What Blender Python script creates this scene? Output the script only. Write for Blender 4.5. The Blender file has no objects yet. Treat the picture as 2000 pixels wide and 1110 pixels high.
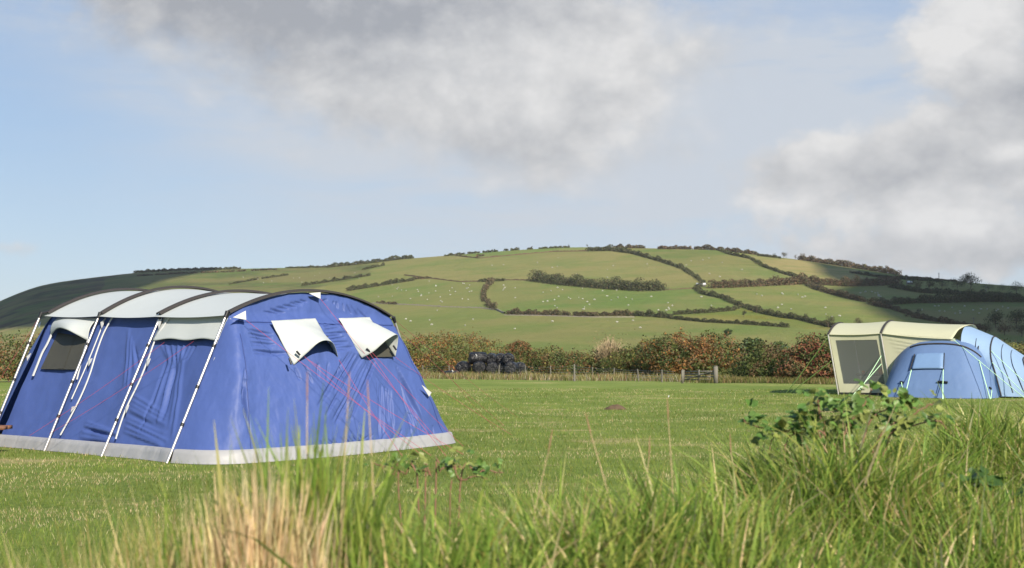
import bpy, math, random
import numpy as np
from mathutils import Vector
from mathutils import noise as mnoise

# ------------------------------------------------------------------ camera, sky, sun, exposure
SC = bpy.context.scene
COL = SC.collection
EYE = 1.32
FPX = 2400.0                    # focal length in photo pixels (photo 2000 wide)
PITCH = math.atan(133 / FPX)
cam_d = bpy.data.cameras.new('camera')
cam = bpy.data.objects.new('camera', cam_d)
COL.objects.link(cam)
cam.location = (0, 0, EYE)
cam.rotation_euler = (math.pi / 2 + PITCH, 0, 0)
cam_d.sensor_width = 36.0
cam_d.lens = 36.0 * FPX / 2000.0
cam_d.clip_start = 0.05
cam_d.clip_end = 20000
cam_d.dof.use_dof = True
cam_d.dof.focus_distance = 15.0
cam_d.dof.aperture_fstop = 5.6
SC.camera = cam

EXPO = 0.85
SUN_AZ = math.atan2(0.46, -0.88)      # measured from +Y towards +X
SUN_EL = math.radians(35)
SUN_DIR = Vector((math.sin(SUN_AZ) * math.cos(SUN_EL), math.cos(SUN_AZ) * math.cos(SUN_EL), math.sin(SUN_EL)))
sun_d = bpy.data.lights.new('sun', 'SUN')
sun_d.energy = 4.7
sun_d.angle = math.radians(0.55)
sun_d.color = (1.0, 0.91, 0.77)
sun = bpy.data.objects.new('sun', sun_d)
COL.objects.link(sun)
sun.rotation_euler = (-SUN_DIR).to_track_quat('-Z', 'Y').to_euler()

SC.view_settings.view_transform = 'Standard'
SC.view_settings.look = 'None'
SC.view_settings.exposure = EXPO
SC.view_settings.gamma = 1.0
SC.view_settings.use_curve_mapping = False
SC.cycles.use_denoising = True
SC.cycles.max_bounces = 6
SC.cycles.diffuse_bounces = 3
SC.cycles.transparent_max_bounces = 12
SC.cycles.caustics_reflective = False
SC.cycles.caustics_refractive = False


def lin(r, g, b):
    f = lambda c: (c / 255 / 12.92) if c / 255 <= 0.04045 else ((c / 255 + 0.055) / 1.055) ** 2.4
    return (f(r), f(g), f(b))


class Ex:
    """small arithmetic on shader sockets"""
    def __init__(s, nt, sock): s.nt, s.s = nt, sock
    def _m(s, op, *a, clamp=False):
        n = s.nt.nodes.new('ShaderNodeMath'); n.operation = op; n.use_clamp = clamp
        for i, v in enumerate((s,) + a):
            if isinstance(v, Ex): s.nt.links.new(v.s, n.inputs[i])
            else: n.inputs[i].default_value = v
        return Ex(s.nt, n.outputs[0])
    def __add__(s, o): return s._m('ADD', o)
    __radd__ = __add__
    def __sub__(s, o): return s._m('SUBTRACT', o)
    def __rsub__(s, o): return (s * -1.0) + o
    def __mul__(s, o): return s._m('MULTIPLY', o)
    __rmul__ = __mul__
    def __truediv__(s, o): return s._m('DIVIDE', o)
    def exp(s): return s._m('EXPONENT')
    def clamp(s): return s._m('ADD', 0.0, clamp=True)
    def max(s, o): return s._m('MAXIMUM', o)
    def smooth(s, a, b):
        n = s.nt.nodes.new('ShaderNodeMapRange'); n.interpolation_type = 'SMOOTHSTEP'
        s.nt.links.new(s.s, n.inputs[0]); n.inputs[1].default_value = a; n.inputs[2].default_value = b
        return Ex(s.nt, n.outputs[0])


def vec(nt, x, y, z=0.0):
    n = nt.nodes.new('ShaderNodeCombineXYZ')
    for i, v in enumerate((x, y, z)):
        if isinstance(v, Ex): nt.links.new(v.s, n.inputs[i])
        else: n.inputs[i].default_value = v
    return n.outputs[0]


def fbm(nt, v, scale, detail=6, rough=0.55, dist=0.0):
    n = nt.nodes.new('ShaderNodeTexNoise'); n.inputs['Scale'].default_value = scale
    n.inputs['Detail'].default_value = detail; n.inputs['Roughness'].default_value = rough
    n.inputs['Distortion'].default_value = dist
    if v is not None: nt.links.new(v, n.inputs['Vector'])
    return Ex(nt, n.outputs[0])


def mixc(nt, f, a, b):
    n = nt.nodes.new('ShaderNodeMix'); n.data_type = 'RGBA'
    if isinstance(f, Ex): nt.links.new(f.s, n.inputs[0])
    else: n.inputs[0].default_value = f
    for i, v in ((6, a), (7, b)):
        if isinstance(v, (tuple, list)): n.inputs[i].default_value = (*v[:3], 1)
        else: nt.links.new(v, n.inputs[i])
    return n.outputs[2]


SKY = 0.1
XK = 1.0 / (SKY * 2 ** EXPO)
world = bpy.data.worlds.new('World')
SC.world = world
world.use_nodes = True
wt = world.node_tree
wt.nodes.clear()
out = wt.nodes.new('ShaderNodeOutputWorld')
bg = wt.nodes.new('ShaderNodeBackground')
bg.inputs['Strength'].default_value = SKY
wt.links.new(bg.outputs[0], out.inputs[0])
sky = wt.nodes.new('ShaderNodeTexSky')
sky.sky_type = 'NISHITA'
sky.sun_disc = False
sky.sun_elevation = SUN_EL
sky.sun_rotation = SUN_AZ
sky.air_density = 1.0
sky.dust_density = 0.6
sky.ozone_density = 1.5
tc = wt.nodes.new('ShaderNodeTexCoord')
sp = wt.nodes.new('ShaderNodeSeparateXYZ')
wt.links.new(tc.outputs['Generated'], sp.inputs[0])
dx, dy, dz = (Ex(wt, o) for o in sp.outputs)
# azimuth / elevation of the view direction on an angular scale (2400 units per radian)
AX = dx._m('ARCTAN2', dy) * 2400.0 + 1000.0
AY = 688.0 - dz._m('ARCSINE') * 2400.0
nv = vec(wt, AX * 0.001, AY * 0.0014, 0.9)
n1 = fbm(wt, nv, 3.2, 9, 0.58, 0.35)
n2 = fbm(wt, vec(wt, AX * 0.001, AY * 0.0013, 3.1), 9.0, 8, 0.6, 0.2)
n3 = fbm(wt, vec(wt, AX * 0.0007, AY * 0.004, 7.7), 3.0, 7, 0.6, 0.3)
# offset copy of the large noise: the sunny side of each billow is brighter
n1b = fbm(wt, vec(wt, AX * 0.001 + 0.022, AY * 0.0014 - 0.045, 0.9), 3.2, 9, 0.58, 0.35)


vo = wt.nodes.new('ShaderNodeTexVoronoi'); vo.feature = 'SMOOTH_F1'; vo.inputs['Scale'].default_value = 11.0; vo.inputs['Detail'].default_value = 3.0; vo.inputs['Roughness'].default_value = .55; vo.inputs['Smoothness'].default_value = .6
wt.links.new(vec(wt, AX * 0.001 + n2 * 0.03, AY * 0.0013 + n1 * 0.05, 1.9), vo.inputs['Vector'])
bil = Ex(wt, vo.outputs['Distance'])


def blob(x, y, sx, sy, w=1.0):
    a = (AX - x) * (1.0 / sx)
    b = (AY - y) * (1.0 / sy)
    return ((a * a + b * b) * -1.0).exp() * w


def blobs(L):
    r = None
    for q in L:
        e = blob(*q)
        r = e if r is None else r + e
    return r


cumul = blobs([(1960, 130, 200, 200, 1.05), (1830, 60, 110, 130, .85), (1620, 330, 230, 95, .85), (1900, 400, 280, 150, 1.0), (1480, 420, 130, 70, .7), (1780, 500, 330, 50, .75), (70, 500, 80, 24, .8)])
main = blobs([(290, 20, 150, 90, .55), (640, 210, 300, 80, .40), (1060, 320, 300, 70, .35), (520, -10, 400, 130, 1.0), (900, 60, 330, 150, .85), (1180, 120, 230, 190, 1.0), (1000, 240, 240, 110, .7), (560, 120, 260, 80, .5), (760, 190, 260, 70, .5)])
dens = (main + (n1 - 0.5) * 1.35 + (n2 - 0.5) * 0.75 + (0.42 - bil) * 0.35).smooth(-0.05, 1.05)
dens2 = (cumul + (n1 - 0.5) * 1.2 + (n2 - 0.5) * 0.8 + (0.42 - bil) * 0.6).smooth(0.15, 0.75)
dens = dens.max(dens2)
veil = blobs([(900, 320, 520, 200, 1.0), (1350, 250, 330, 260, .9), (1750, 300, 450, 330, .95), (150, 60, 340, 60, .5), (300, 140, 340, 60, .45), (420, 210, 260, 50, .5), (620, 300, 280, 70, .4)])
veild = (veil * (n3 * 2.4 - 0.32)).clamp() * 0.88
grey = blobs([(430, 20, 300, 100, .80), (800, 10, 280, 90, .60), (520, 150, 230, 50, .25), (1000, 285, 130, 50, .35), (1130, 330, 110, 40, .2), (2030, 220, 180, 50, .75), (1780, 300, 160, 40, .35), (1720, 370, 190, 40, .5), (1900, 520, 330, 60, .30), (2010, 60, 50, 120, .5), (1960, 460, 100, 60, .3)])
white = blobs([(1130, 150, 260, 130, .45), (1840, 90, 130, 130, .7), (1640, 280, 160, 40, .6), (1480, 400, 120, 45, .5), (1800, 450, 200, 35, .8), (1940, 325, 60, 18, .8), (75, 490, 60, 14, .35)])
shade = ((grey - white) * 0.62 + (n1b - n1) * 1.5 + (n2 - 0.5) * 0.60 + (n1 - 0.5) * 0.5 + (bil - 0.42) * 0.40 + 0.20).clamp()
CW, CG = lin(232, 231, 230), lin(168, 171, 177)
cl_col = mixc(wt, shade, tuple(c * XK for c in CW), tuple(c * XK for c in CG))
haze_t = ((AY - 688.0) * (-1.0 / 690.0)).clamp()
tint = mixc(wt, haze_t, (.80, .76, .74), (.85, .80, .74))
mul = wt.nodes.new('ShaderNodeMix'); mul.data_type = 'RGBA'; mul.blend_type = 'MULTIPLY'; mul.inputs[0].default_value = 1.0
wt.links.new(sky.outputs[0], mul.inputs[6]); wt.links.new(tint, mul.inputs[7])
base_sky = mixc(wt, 0.72, mul.outputs[2], mixc(wt, haze_t, tuple(c * XK for c in lin(188, 210, 231)), tuple(c * XK for c in lin(138, 176, 225))))
c0 = mixc(wt, veild, base_sky, tuple(c * XK for c in lin(206, 212, 220)))
c1 = mixc(wt, dens * 0.96, c0, cl_col)
wt.links.new(c1, bg.inputs['Color'])

# ------------------------------------------------------------------ helpers
R = math.radians
rng = np.random.default_rng(7)
random.seed(7)


def ray(px, py):
    """unit-depth ray (world) through a photo position"""
    cx, cy = (px - 1000) / FPX, (555 - py) / FPX
    cp, s_ = math.cos(PITCH), math.sin(PITCH)
    return np.array([cx, cp - cy * s_, s_ + cy * cp])


CAM = np.array([0, 0, EYE])


def unproj(px, py, p0, n):
    d = ray(px, py)
    t = np.dot(np.asarray(p0) - CAM, n) / np.dot(d, n)
    return CAM + d * t


def at_y(px, py, Y):
    d = ray(px, py)
    return CAM + d * (Y / d[1])


def sstep(a, b, x):
    t = np.clip((np.asarray(x, float) - a) / (b - a), 0, 1)
    return t * t * (3 - 2 * t)


def tag(o, label=None, cat=None, group=None, kind=None):
    if label: o['label'] = label
    if cat: o['category'] = cat
    if group: o['group'] = group
    if kind: o['kind'] = kind
    return o


def empty(name, loc, label, cat, group=None):
    o = bpy.data.objects.new(name, None)
    COL.objects.link(o)
    o.location = tuple(loc)
    o.empty_display_size = 0.2
    tag(o, label, cat, group)
    return o


def np_mesh(name, V, F, mat, parent=None, col=None, smooth=False, loc=None, matidx=None):
    """V (n,3) world positions, F (m,k) faces of equal size (or list of arrays)"""
    V = np.asarray(V, np.float32)
    if loc is None and parent is not None: loc = parent.location
    if loc is not None: V = V - np.asarray(tuple(loc), np.float32)
    me = bpy.data.meshes.new(name)
    Fs = F if isinstance(F, list) else [F]
    Fs = [np.asarray(f, np.int32) for f in Fs if len(f)]
    me.vertices.add(len(V)); me.vertices.foreach_set('co', V.ravel())
    loops = np.concatenate([f.ravel() for f in Fs])
    tot = np.concatenate([np.full(len(f), f.shape[1], np.int32) for f in Fs])
    st = np.concatenate([[0], np.cumsum(tot)[:-1]]).astype(np.int32)
    me.loops.add(len(loops)); me.loops.foreach_set('vertex_index', loops)
    me.polygons.add(len(tot)); me.polygons.foreach_set('loop_start', st); me.polygons.foreach_set('loop_total', tot)
    if smooth: me.polygons.foreach_set('use_smooth', np.ones(len(tot), bool))
    if col is not None:
        a = me.attributes.new('Col', 'FLOAT_COLOR', 'POINT')
        c = np.ones((len(V), 4), np.float32); c[:, :3] = col
        a.data.foreach_set('color', c.ravel())
    me.update(calc_edges=True)
    for m in (mat if isinstance(mat, (list, tuple)) else [mat]): me.materials.append(m)
    if matidx is not None: me.polygons.foreach_set('material_index', np.asarray(matidx, np.int32))
    o = bpy.data.objects.new(name, me)
    COL.objects.link(o)
    if parent is not None: o.parent = parent
    elif loc is not None: o.location = tuple(loc)
    return o


class MB:
    """collects shapes in world space, links them as one mesh object"""
    def __init__(s): s.v, s.f4, s.f3, s.n = [], [], [], 0
    def add(s, V, F):
        V = np.asarray(V, float); F = np.asarray(F, int) + s.n
        s.v.append(V); (s.f4 if F.shape[1] == 4 else s.f3).append(F); s.n += len(V)
    def grid(s, G, flip=False):
        G = np.asarray(G, float); a, b = G.shape[:2]
        i = np.arange(a * b).reshape(a, b)
        F = np.stack([i[:-1, :-1], i[1:, :-1], i[1:, 1:], i[:-1, 1:]], -1).reshape(-1, 4)
        s.add(G.reshape(-1, 3), F[:, ::-1] if flip else F)
    def tube(s, pts, r, n=8, cap=True):
        P = np.asarray(pts, float); m = len(P)
        r = np.broadcast_to(np.asarray(r, float), (m,))
        T = np.gradient(P, axis=0); T /= np.linalg.norm(T, axis=1)[:, None] + 1e-12
        up = np.array([0, 0, 1.0]) if abs(T[0, 2]) < 0.9 else np.array([1.0, 0, 0])
        N = np.cross(T, up); N /= np.linalg.norm(N, axis=1)[:, None] + 1e-12
        B = np.cross(T, N)
        a = np.linspace(0, 2 * math.pi, n, endpoint=False)
        V = P[:, None] + r[:, None, None] * (np.cos(a)[None, :, None] * N[:, None] + np.sin(a)[None, :, None] * B[:, None])
        i = np.arange(m * n).reshape(m, n)
        F = np.stack([i[:-1], np.roll(i[:-1], -1, 1), np.roll(i[1:], -1, 1), i[1:]], -1).reshape(-1, 4)
        base = s.n
        s.add(V.reshape(-1, 3), F)
        if cap:
            for k, c in ((0, P[0]), (m - 1, P[-1])):
                ring = V[k]
                tri = [(n, j, (j + 1) % n) if k else (n, (j + 1) % n, j) for j in range(n)]
                s.add(np.vstack([ring, c]), tri)
    def box(s, c, size, ax=None):
        h = np.asarray(size, float) / 2
        S = np.array([[x, y, z] for x in (-1, 1) for y in (-1, 1) for z in (-1, 1)], float) * h
        if ax is not None: S = S @ np.asarray(ax, float)
        s.add(S + np.asarray(c, float), [(0, 1, 3, 2), (4, 6, 7, 5), (0, 4, 5, 1), (2, 3, 7, 6), (0, 2, 6, 4), (1, 5, 7, 3)])
    def build(s, name, mat, parent=None, smooth=False, loc=None, col=None):
        F = []
        if s.f4: F.append(np.vstack(s.f4))
        if s.f3: F.append(np.vstack(s.f3))
        return np_mesh(name, np.vstack(s.v), F, mat, parent, smooth=smooth, loc=loc, col=col)


def solidify(o, t):
    m = o.modifiers.new('thickness', 'SOLIDIFY'); m.thickness = t; m.offset = 0
    return o


def interp(K, t):
    """K: key points evenly spaced 0..1 -> smooth (Catmull-Rom) sample at t array"""
    K = np.asarray(K, float); n = len(K) - 1
    t = np.clip(np.asarray(t, float), 0, 1) * n
    i = np.minimum(t.astype(int), n - 1); f = (t - i)[:, None]
    p0, p1, p2, p3 = K[np.maximum(i - 1, 0)], K[i], K[i + 1], K[np.minimum(i + 2, n)]
    return 0.5 * (2 * p1 + (p2 - p0) * f + (2 * p0 - 5 * p1 + 4 * p2 - p3) * f ** 2 + (3 * p1 - p0 - 3 * p2 + p3) * f ** 3)


def vnoise(P, s=1.0, seed=0.0, octv=3):
    return np.array([mnoise.fractal((p[0] * s + seed, p[1] * s + seed * .7, p[2] * s - seed), 1.0, 2.0, octv) for p in P])


# ------------------------------------------------------------------ materials
def new_mat(name):
    m = bpy.data.materials.new(name); m.use_nodes = True
    nt = m.node_tree
    return m, nt, nt.nodes['Principled BSDF']


def bump(nt, b, h, strength=0.3, dist=0.01):
    n = nt.nodes.new('ShaderNodeBump'); n.inputs['Strength'].default_value = strength; n.inputs['Distance'].default_value = dist
    nt.links.new(h.s if isinstance(h, Ex) else h, n.inputs['Height'])
    nt.links.new(n.outputs[0], b.inputs['Normal'])


def simple(name, c, rough=0.6, metal=0.0, var=0.12, scale=8.0, bmp=0.0, spec=0.4):
    m, nt, b = new_mat(name)
    t = nt.nodes.new('ShaderNodeTexCoord')
    n = fbm(nt, t.outputs['Object'], scale, 5)
    cc = mixc(nt, n, tuple(x * (1 - var) for x in c), tuple(min(1, x * (1 + var)) for x in c))
    nt.links.new(cc, b.inputs['Base Color'])
    b.inputs['Roughness'].default_value = rough; b.inputs['Metallic'].default_value = metal
    b.inputs['Specular IOR Level'].default_value = spec
    if bmp: bump(nt, b, n, bmp, 0.02)
    return m


def fabric(name, c, rough=0.5, spec=0.4, trans=0.10, wr=0.35, var=0.10, wscale=5.0):
    m, nt, b = new_mat(name)
    t = nt.nodes.new('ShaderNodeTexCoord')
    n = fbm(nt, t.outputs['Object'], 1.7, 4)
    cc = mixc(nt, n, tuple(x * (1 - var) for x in c), tuple(min(1, x * (1 + var)) for x in c))
    nt.links.new(cc, b.inputs['Base Color'])
    b.inputs['Roughness'].default_value = rough
    b.inputs['Specular IOR Level'].default_value = spec
    mp = nt.nodes.new('ShaderNodeMapping'); mp.inputs['Rotation'].default_value = (0.3, 0.5, 0.6); mp.inputs['Scale'].default_value = (1.0, 3.2, 0.8)
    nt.links.new(t.outputs['Object'], mp.inputs[0])
    w = fbm(nt, mp.outputs[0], wscale, 4, 0.5, 0.6)
    bump(nt, b, w, wr, 0.03)
    tr = nt.nodes.new('ShaderNodeBsdfTranslucent'); nt.links.new(cc, tr.inputs[0])
    mx = nt.nodes.new('ShaderNodeMixShader'); mx.inputs[0].default_value = trans
    nt.links.new(b.outputs[0], mx.inputs[1]); nt.links.new(tr.outputs[0], mx.inputs[2])
    nt.links.new(mx.outputs[0], nt.nodes['Material Output'].inputs[0])
    return m


def leafmat(name, trans=0.35, rough=0.5, spec=0.3, vary=0.25, scale=3.0):
    m, nt, b = new_mat(name)
    a = nt.nodes.new('ShaderNodeAttribute'); a.attribute_name = 'Col'
    t = nt.nodes.new('ShaderNodeTexCoord')
    n = fbm(nt, t.outputs['Object'], scale, 3)
    hs = nt.nodes.new('ShaderNodeHueSaturation')
    v = n * (2 * vary) + (1 - vary)
    nt.links.new(v.s, hs.inputs['Value']); nt.links.new(a.outputs[0], hs.inputs['Color'])
    nt.links.new(hs.outputs[0], b.inputs['Base Color'])
    b.inputs['Roughness'].default_value = rough; b.inputs['Specular IOR Level'].default_value = spec
    tr = nt.nodes.new('ShaderNodeBsdfTranslucent'); nt.links.new(hs.outputs[0], tr.inputs[0])
    mx = nt.nodes.new('ShaderNodeMixShader'); mx.inputs[0].default_value = trans
    nt.links.new(b.outputs[0], mx.inputs[1]); nt.links.new(tr.outputs[0], mx.inputs[2])
    nt.links.new(mx.outputs[0], nt.nodes['Material Output'].inputs[0])
    return m


M = {}
M['grass'] = leafmat('grass_blades', 0.48, 0.5, 0.3, 0.12, 1.5)
M['leaf'] = leafmat('leaves', 0.28, 0.45, 0.35, 0.2, 3.0)
M['bush'] = leafmat('bush_leaves', 0.2, 0.6, 0.2, 0.3, 0.8)
M['hillbush'] = leafmat('hill_bush_leaves', 0.1, 0.8, 0.1, 0.3, 0.12)
M['bark'] = simple('bark', (.10, .075, .055), 0.9, 0, .3, 10, .4, .1)
M['blue'] = fabric('royal_blue_nylon', (.060, .098, .285), 0.52, 0.25, .12, .15)
M['silver'] = fabric('silver_grey_polyester', (.43, .455, .445), 0.5, 0.4, .10, .10, .05, 3)
M['skirt'] = fabric('white_mud_flap_plastic', (.28, .28, .29), 0.5, 0.4, .05, .5, .08, 4)
M['white'] = fabric('white_webbing', (.50, .505, .50), 0.6, 0.3, .08, .1, .05)
M['sleeve'] = simple('black_sleeve_cloth', (.035, .032, .032), 0.75, 0, .2, 20, .3, .2)
M['black'] = simple('black_plastic', (.015, .015, .016), 0.4, 0, .2, 20)
M['steel'] = simple('steel_pole', (.62, .58, .54), 0.3, 0.75, .08, 10)
M['redrope'] = simple('red_cord', (.42, .06, .10), 0.7, 0, .1, 50)
M['greenrope'] = simple('pale_green_cord', (.55, .85, .52), 0.7, 0, .1, 50)
M['limerope'] = simple('lime_cord', (.62, .75, .22), 0.7, 0, .1, 50)
M['darkmesh'] = simple('dark_window_mesh', (.045, .043, .032), 0.6, 0, .3, 3)
M['cream'] = fabric('cream_polyester', (.52, .515, .36), 0.6, 0.3, .25, .2, .05, 3)
M['tblue'] = fabric('mid_blue_polyester', (.112, .180, .330), 0.55, 0.3, .12, .3, .08, 4)
M['lblue'] = fabric('pale_blue_polyester', (.235, .345, .50), 0.5, 0.4, .15, .3, .06, 4)
M['flapblue'] = fabric('flap_blue_polyester', (.15, .245, .41), 0.5, 0.4, .1, .3, .06, 4)
M['wood'] = simple('weathered_wood', (.30, .26, .21), 0.85, 0, .35, 14, .4, .15)
M['greywood'] = simple('grey_post_wood', (.15, .14, .115), 0.85, 0, .3, 12, .4, .15)
M['brownwood'] = simple('brown_stained_wood', (.16, .08, .05), 0.7, 0, .3, 14, .3, .2)
M['wire'] = simple('galvanised_wire', (.25, .25, .25), 0.4, 0.8, .1, 10)
M['wool'] = simple('sheep_wool', (.40, .385, .34), 0.95, 0, .1, 6, .5, .05)
M['face'] = simple('sheep_face', (.30, .27, .24), 0.9, 0, .1, 6)
M['soil'] = simple('dry_soil', (.10, .07, .045), 0.95, 0, .4, 9, .8, .05)
M['stone'] = simple('field_stone', (.20, .175, .135), 0.9, 0, .4, .6, .5, .1)
M['shedroof'] = simple('pale_roof_sheet', (.55, .56, .57), 0.5, 0, .15, 2)
M['shedwall'] = simple('dark_shed_wall', (.12, .11, .10), 0.8, 0, .2, 2)
M['cloud'] = simple('cloud_white', (.8, .8, .8), 1.0, 0, .02, .01, 0, 0)


def plastic_wrap():
    m, nt, b = new_mat('black_silage_wrap')
    t = nt.nodes.new('ShaderNodeTexCoord')
    n = fbm(nt, t.outputs['Object'], 5.0, 5, .6, 1.2)
    b.inputs['Base Color'].default_value = (.007, .007, .009, 1)
    b.inputs['Roughness'].default_value = 0.3
    b.inputs['Specular IOR Level'].default_value = 0.35
    bump(nt, b, n, 0.9, 0.12)
    return m


M['wrap'] = plastic_wrap()


def pane_mat():
    m, nt, b = new_mat('clear_window_film')
    b.inputs['Base Color'].default_value = (.26, .27, .26, 1)
    b.inputs['Roughness'].default_value = 0.18
    b.inputs['Specular IOR Level'].default_value = 0.5
    tr = nt.nodes.new('ShaderNodeBsdfTransparent'); tr.inputs[0].default_value = (.66, .67, .64, 1)
    mx = nt.nodes.new('ShaderNodeMixShader'); mx.inputs[0].default_value = 0.72
    nt.links.new(b.outputs[0], mx.inputs[1]); nt.links.new(tr.outputs[0], mx.inputs[2])
    nt.links.new(mx.outputs[0], nt.nodes['Material Output'].inputs[0])
    return m


M['pane'] = pane_mat()


def field_mat():
    m, nt, b = new_mat('mown_meadow')
    g = nt.nodes.new('ShaderNodeNewGeometry')
    P = g.outputs['Position']
    big = fbm(nt, P, 0.16, 5, .55)
    mp = nt.nodes.new('ShaderNodeMapping'); mp.inputs['Scale'].default_value = (0.55, 1.0, 1); nt.links.new(P, mp.inputs[0])
    strip = fbm(nt, mp.outputs[0], 0.75, 6, .62)
    fine = fbm(nt, P, 14.0, 8, .7)
    mid = fbm(nt, P, 2.2, 6, .65)
    g1 = mixc(nt, (mid * .6 + big * .5).smooth(.42, .66), (.070, .120, .018), (.170, .220, .042))
    g2 = mixc(nt, fine.smooth(.3, .72), g1, (.190, .238, .055))
    dryf = (strip * 0.75 + big * 0.45).smooth(.63, .78) * (fine * 1.1 + .25)
    g3 = mixc(nt, dryf.clamp(), g2, (.40, .32, .16))
    nt.links.new(g3, b.inputs['Base Color'])
    b.inputs['Roughness'].default_value = 0.9; b.inputs['Specular IOR Level'].default_value = 0.1
    bump(nt, b, fine + mid * 1.5, 1.0, 0.06)
    return m


def hill_mat():
    m, nt, b = new_mat('hill_pasture')
    a = nt.nodes.new('ShaderNodeAttribute'); a.attribute_name = 'Col'
    g = nt.nodes.new('ShaderNodeNewGeometry'); P = g.outputs['Position']
    n = fbm(nt, P, 0.012, 7, .62)
    f = fbm(nt, P, 0.11, 7, .7)
    hs = nt.nodes.new('ShaderNodeHueSaturation')
    v = n * 0.55 + f * 0.45 + 0.5
    nt.links.new(v.s, hs.inputs['Value']); nt.links.new(a.outputs[0], hs.inputs['Color'])
    w = (n * 1.0 + f * .25).smooth(.52, .72) * .50
    m2 = fbm(nt, P, 0.022, 5, .6, .8)
    h2 = mixc(nt, m2.smooth(.40, .62) * .6, hs.outputs[0], (.100, .150, .036))
    nt.links.new(mixc(nt, w, h2, (.200, .160, .066)), b.inputs['Base Color'])
    b.inputs['Roughness'].default_value = 0.95; b.inputs['Specular IOR Level'].default_value = 0.05
    bump(nt, b, f, 0.9, 2.5)
    return m


def bank_mat():
    m, nt, b = new_mat('bank_earth')
    g = nt.nodes.new('ShaderNodeNewGeometry')
    n = fbm(nt, g.outputs['Position'], 9, 6, .65)
    nt.links.new(mixc(nt, n.smooth(.35, .65), (.045, .055, .016), (.14, .125, .05)), b.inputs['Base Color'])
    b.inputs['Roughness'].default_value = 0.95
    bump(nt, b, n, 0.8, .05)
    return m


M['field'] = field_mat(); M['hill'] = hill_mat(); M['bank'] = bank_mat()

# ------------------------------------------------------------------ terrain
R0 = 112.0      # campsite meadow ends, valley and hill begin
RF = 250.0      # foot of the hill
RIDGE = [(-700, 700), (-300, 690), (-100, 640), (0, 587), (75, 557), (150, 546), (270, 532), (420, 526), (570, 523), (640, 521), (740, 511), (800, 505), (880, 499), (1000, 489), (1110, 483),
         (1200, 483), (1300, 486), (1400, 488), (1450, 494), (1550, 506), (1640, 519), (1700, 529), (1780, 541), (1900, 553), (2000, 560), (2150, 572), (2500, 600), (3000, 660)]
_az, _te = [], []
for _x, _y in RIDGE:
    _d = ray(_x, _y); _az.append(math.atan2(_d[0], _d[1])); _te.append(_d[2] / math.hypot(_d[0], _d[1]))
_az, _te = np.array(_az), np.array(_te)
_dense = np.linspace(_az[0], _az[-1], 600)
_prof = np.interp(_dense, _az, _te)
_k = np.exp(-0.5 * (np.arange(-12, 13) / 4.5) ** 2); _k /= _k.sum()
_prof = np.convolve(np.pad(_prof, 12, mode='edge'), _k, 'valid')
TE0 = -0.0229


def ridge_te(az): return np.interp(az, _dense, _prof)
def ridge_R(az): return np.interp(np.degrees(az), [-180, -26, -12, 3, 12, 24, 180], [1500, 1500, 1420, 1280, 1150, 950, 900])


def ground_z(x, y):
    x, y = np.asarray(x, float), np.asarray(y, float)
    r = np.hypot(x, y); az = np.arctan2(x, y)
    z = -0.6 * sstep(40, 95, r) - 3.85 * sstep(100, RF, r)
    Rr = ridge_R(az)
    t = (r - RF) / (Rr - RF); tc_ = np.clip(t, 0, 1)
    te = TE0 + (ridge_te(az) - TE0) * (1 - (1 - tc_) ** 1.3)
    zr = EYE + Rr * ridge_te(az)
    zh = np.where(t <= 1, EYE + r * te, zr - (r - Rr) * 0.06)
    z = np.where(r > RF, zh, z)
    # gentle undulation of the meadow
    und = 0.035 * np.sin(x * 0.55 + 1.0) * np.cos(y * 0.31) * sstep(18, 30, r) * (1 - sstep(60, 90, r))
    return z + und


def ground(px, py, rmin=3.0):
    d = ray(px, py)
    t = rmin; step = 0.5; prev = t
    while t < 3000:
        p = CAM + d * t
        if p[2] < ground_z(p[0], p[1]):
            a, b = prev, t
            for _ in range(30):
                m_ = (a + b) / 2; p = CAM + d * m_
                if p[2] < ground_z(p[0], p[1]): b = m_
                else: a = m_
            return CAM + d * b
        prev = t; t += step; step = min(6, 0.25 + t * 0.01)
    return None


def hill_at(px, py):
    """point of the hill seen at this azimuth and elevation"""
    d = ray(px, py); az = math.atan2(d[0], d[1]); te = d[2] / math.hypot(d[0], d[1])
    rt = float(ridge_te(az)); g = (te - TE0) / (rt - TE0)
    g = min(max(g, 0.0), 0.999)
    t = 1 - (1 - g) ** (1 / 1.3)
    r = RF + t * (float(ridge_R(az)) - RF)
    x, y = r * math.sin(az), r * math.cos(az)
    return np.array([x, y, float(ground_z(x, y))])


def polar_mesh(name, az, rr, mat, colf=None):
    A, Rr = np.meshgrid(az, rr, indexing='ij')
    X, Y = Rr * np.sin(A), Rr * np.cos(A)
    Z = ground_z(X, Y)
    V = np.stack([X, Y, Z], -1).reshape(-1, 3)
    i = np.arange(len(V)).reshape(A.shape)
    F = np.stack([i[:-1, :-1], i[:-1, 1:], i[1:, 1:], i[1:, :-1]], -1).reshape(-1, 4)
    col = colf(V) if colf else None
    o = np_mesh(name, V, F, mat, smooth=True, col=col)
    return o


az_f = np.concatenate([np.linspace(-math.pi, -0.6, 60), np.linspace(-0.59, 0.59, 220), np.linspace(0.6, math.pi, 60)])
rr_f = np.concatenate([np.linspace(0.05, 8, 16), np.geomspace(8.4, R0, 110)])
field = polar_mesh('meadow', az_f, rr_f, M['field'])
tag(field, 'mown green campsite meadow with dry straw coloured patches', 'meadow', kind='structure')


def in_poly(x, y, P):
    P = np.asarray(P, float); c = np.zeros(len(x), bool); j = len(P) - 1
    for i in range(len(P)):
        xi, yi = P[i]; xj, yj = P[j]
        if yi != yj:
            k = ((yi > y) != (yj > y)) & (x < (xj - xi) * (y - yi) / (yj - yi) + xi)
            c ^= k
        j = i
    return c


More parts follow.
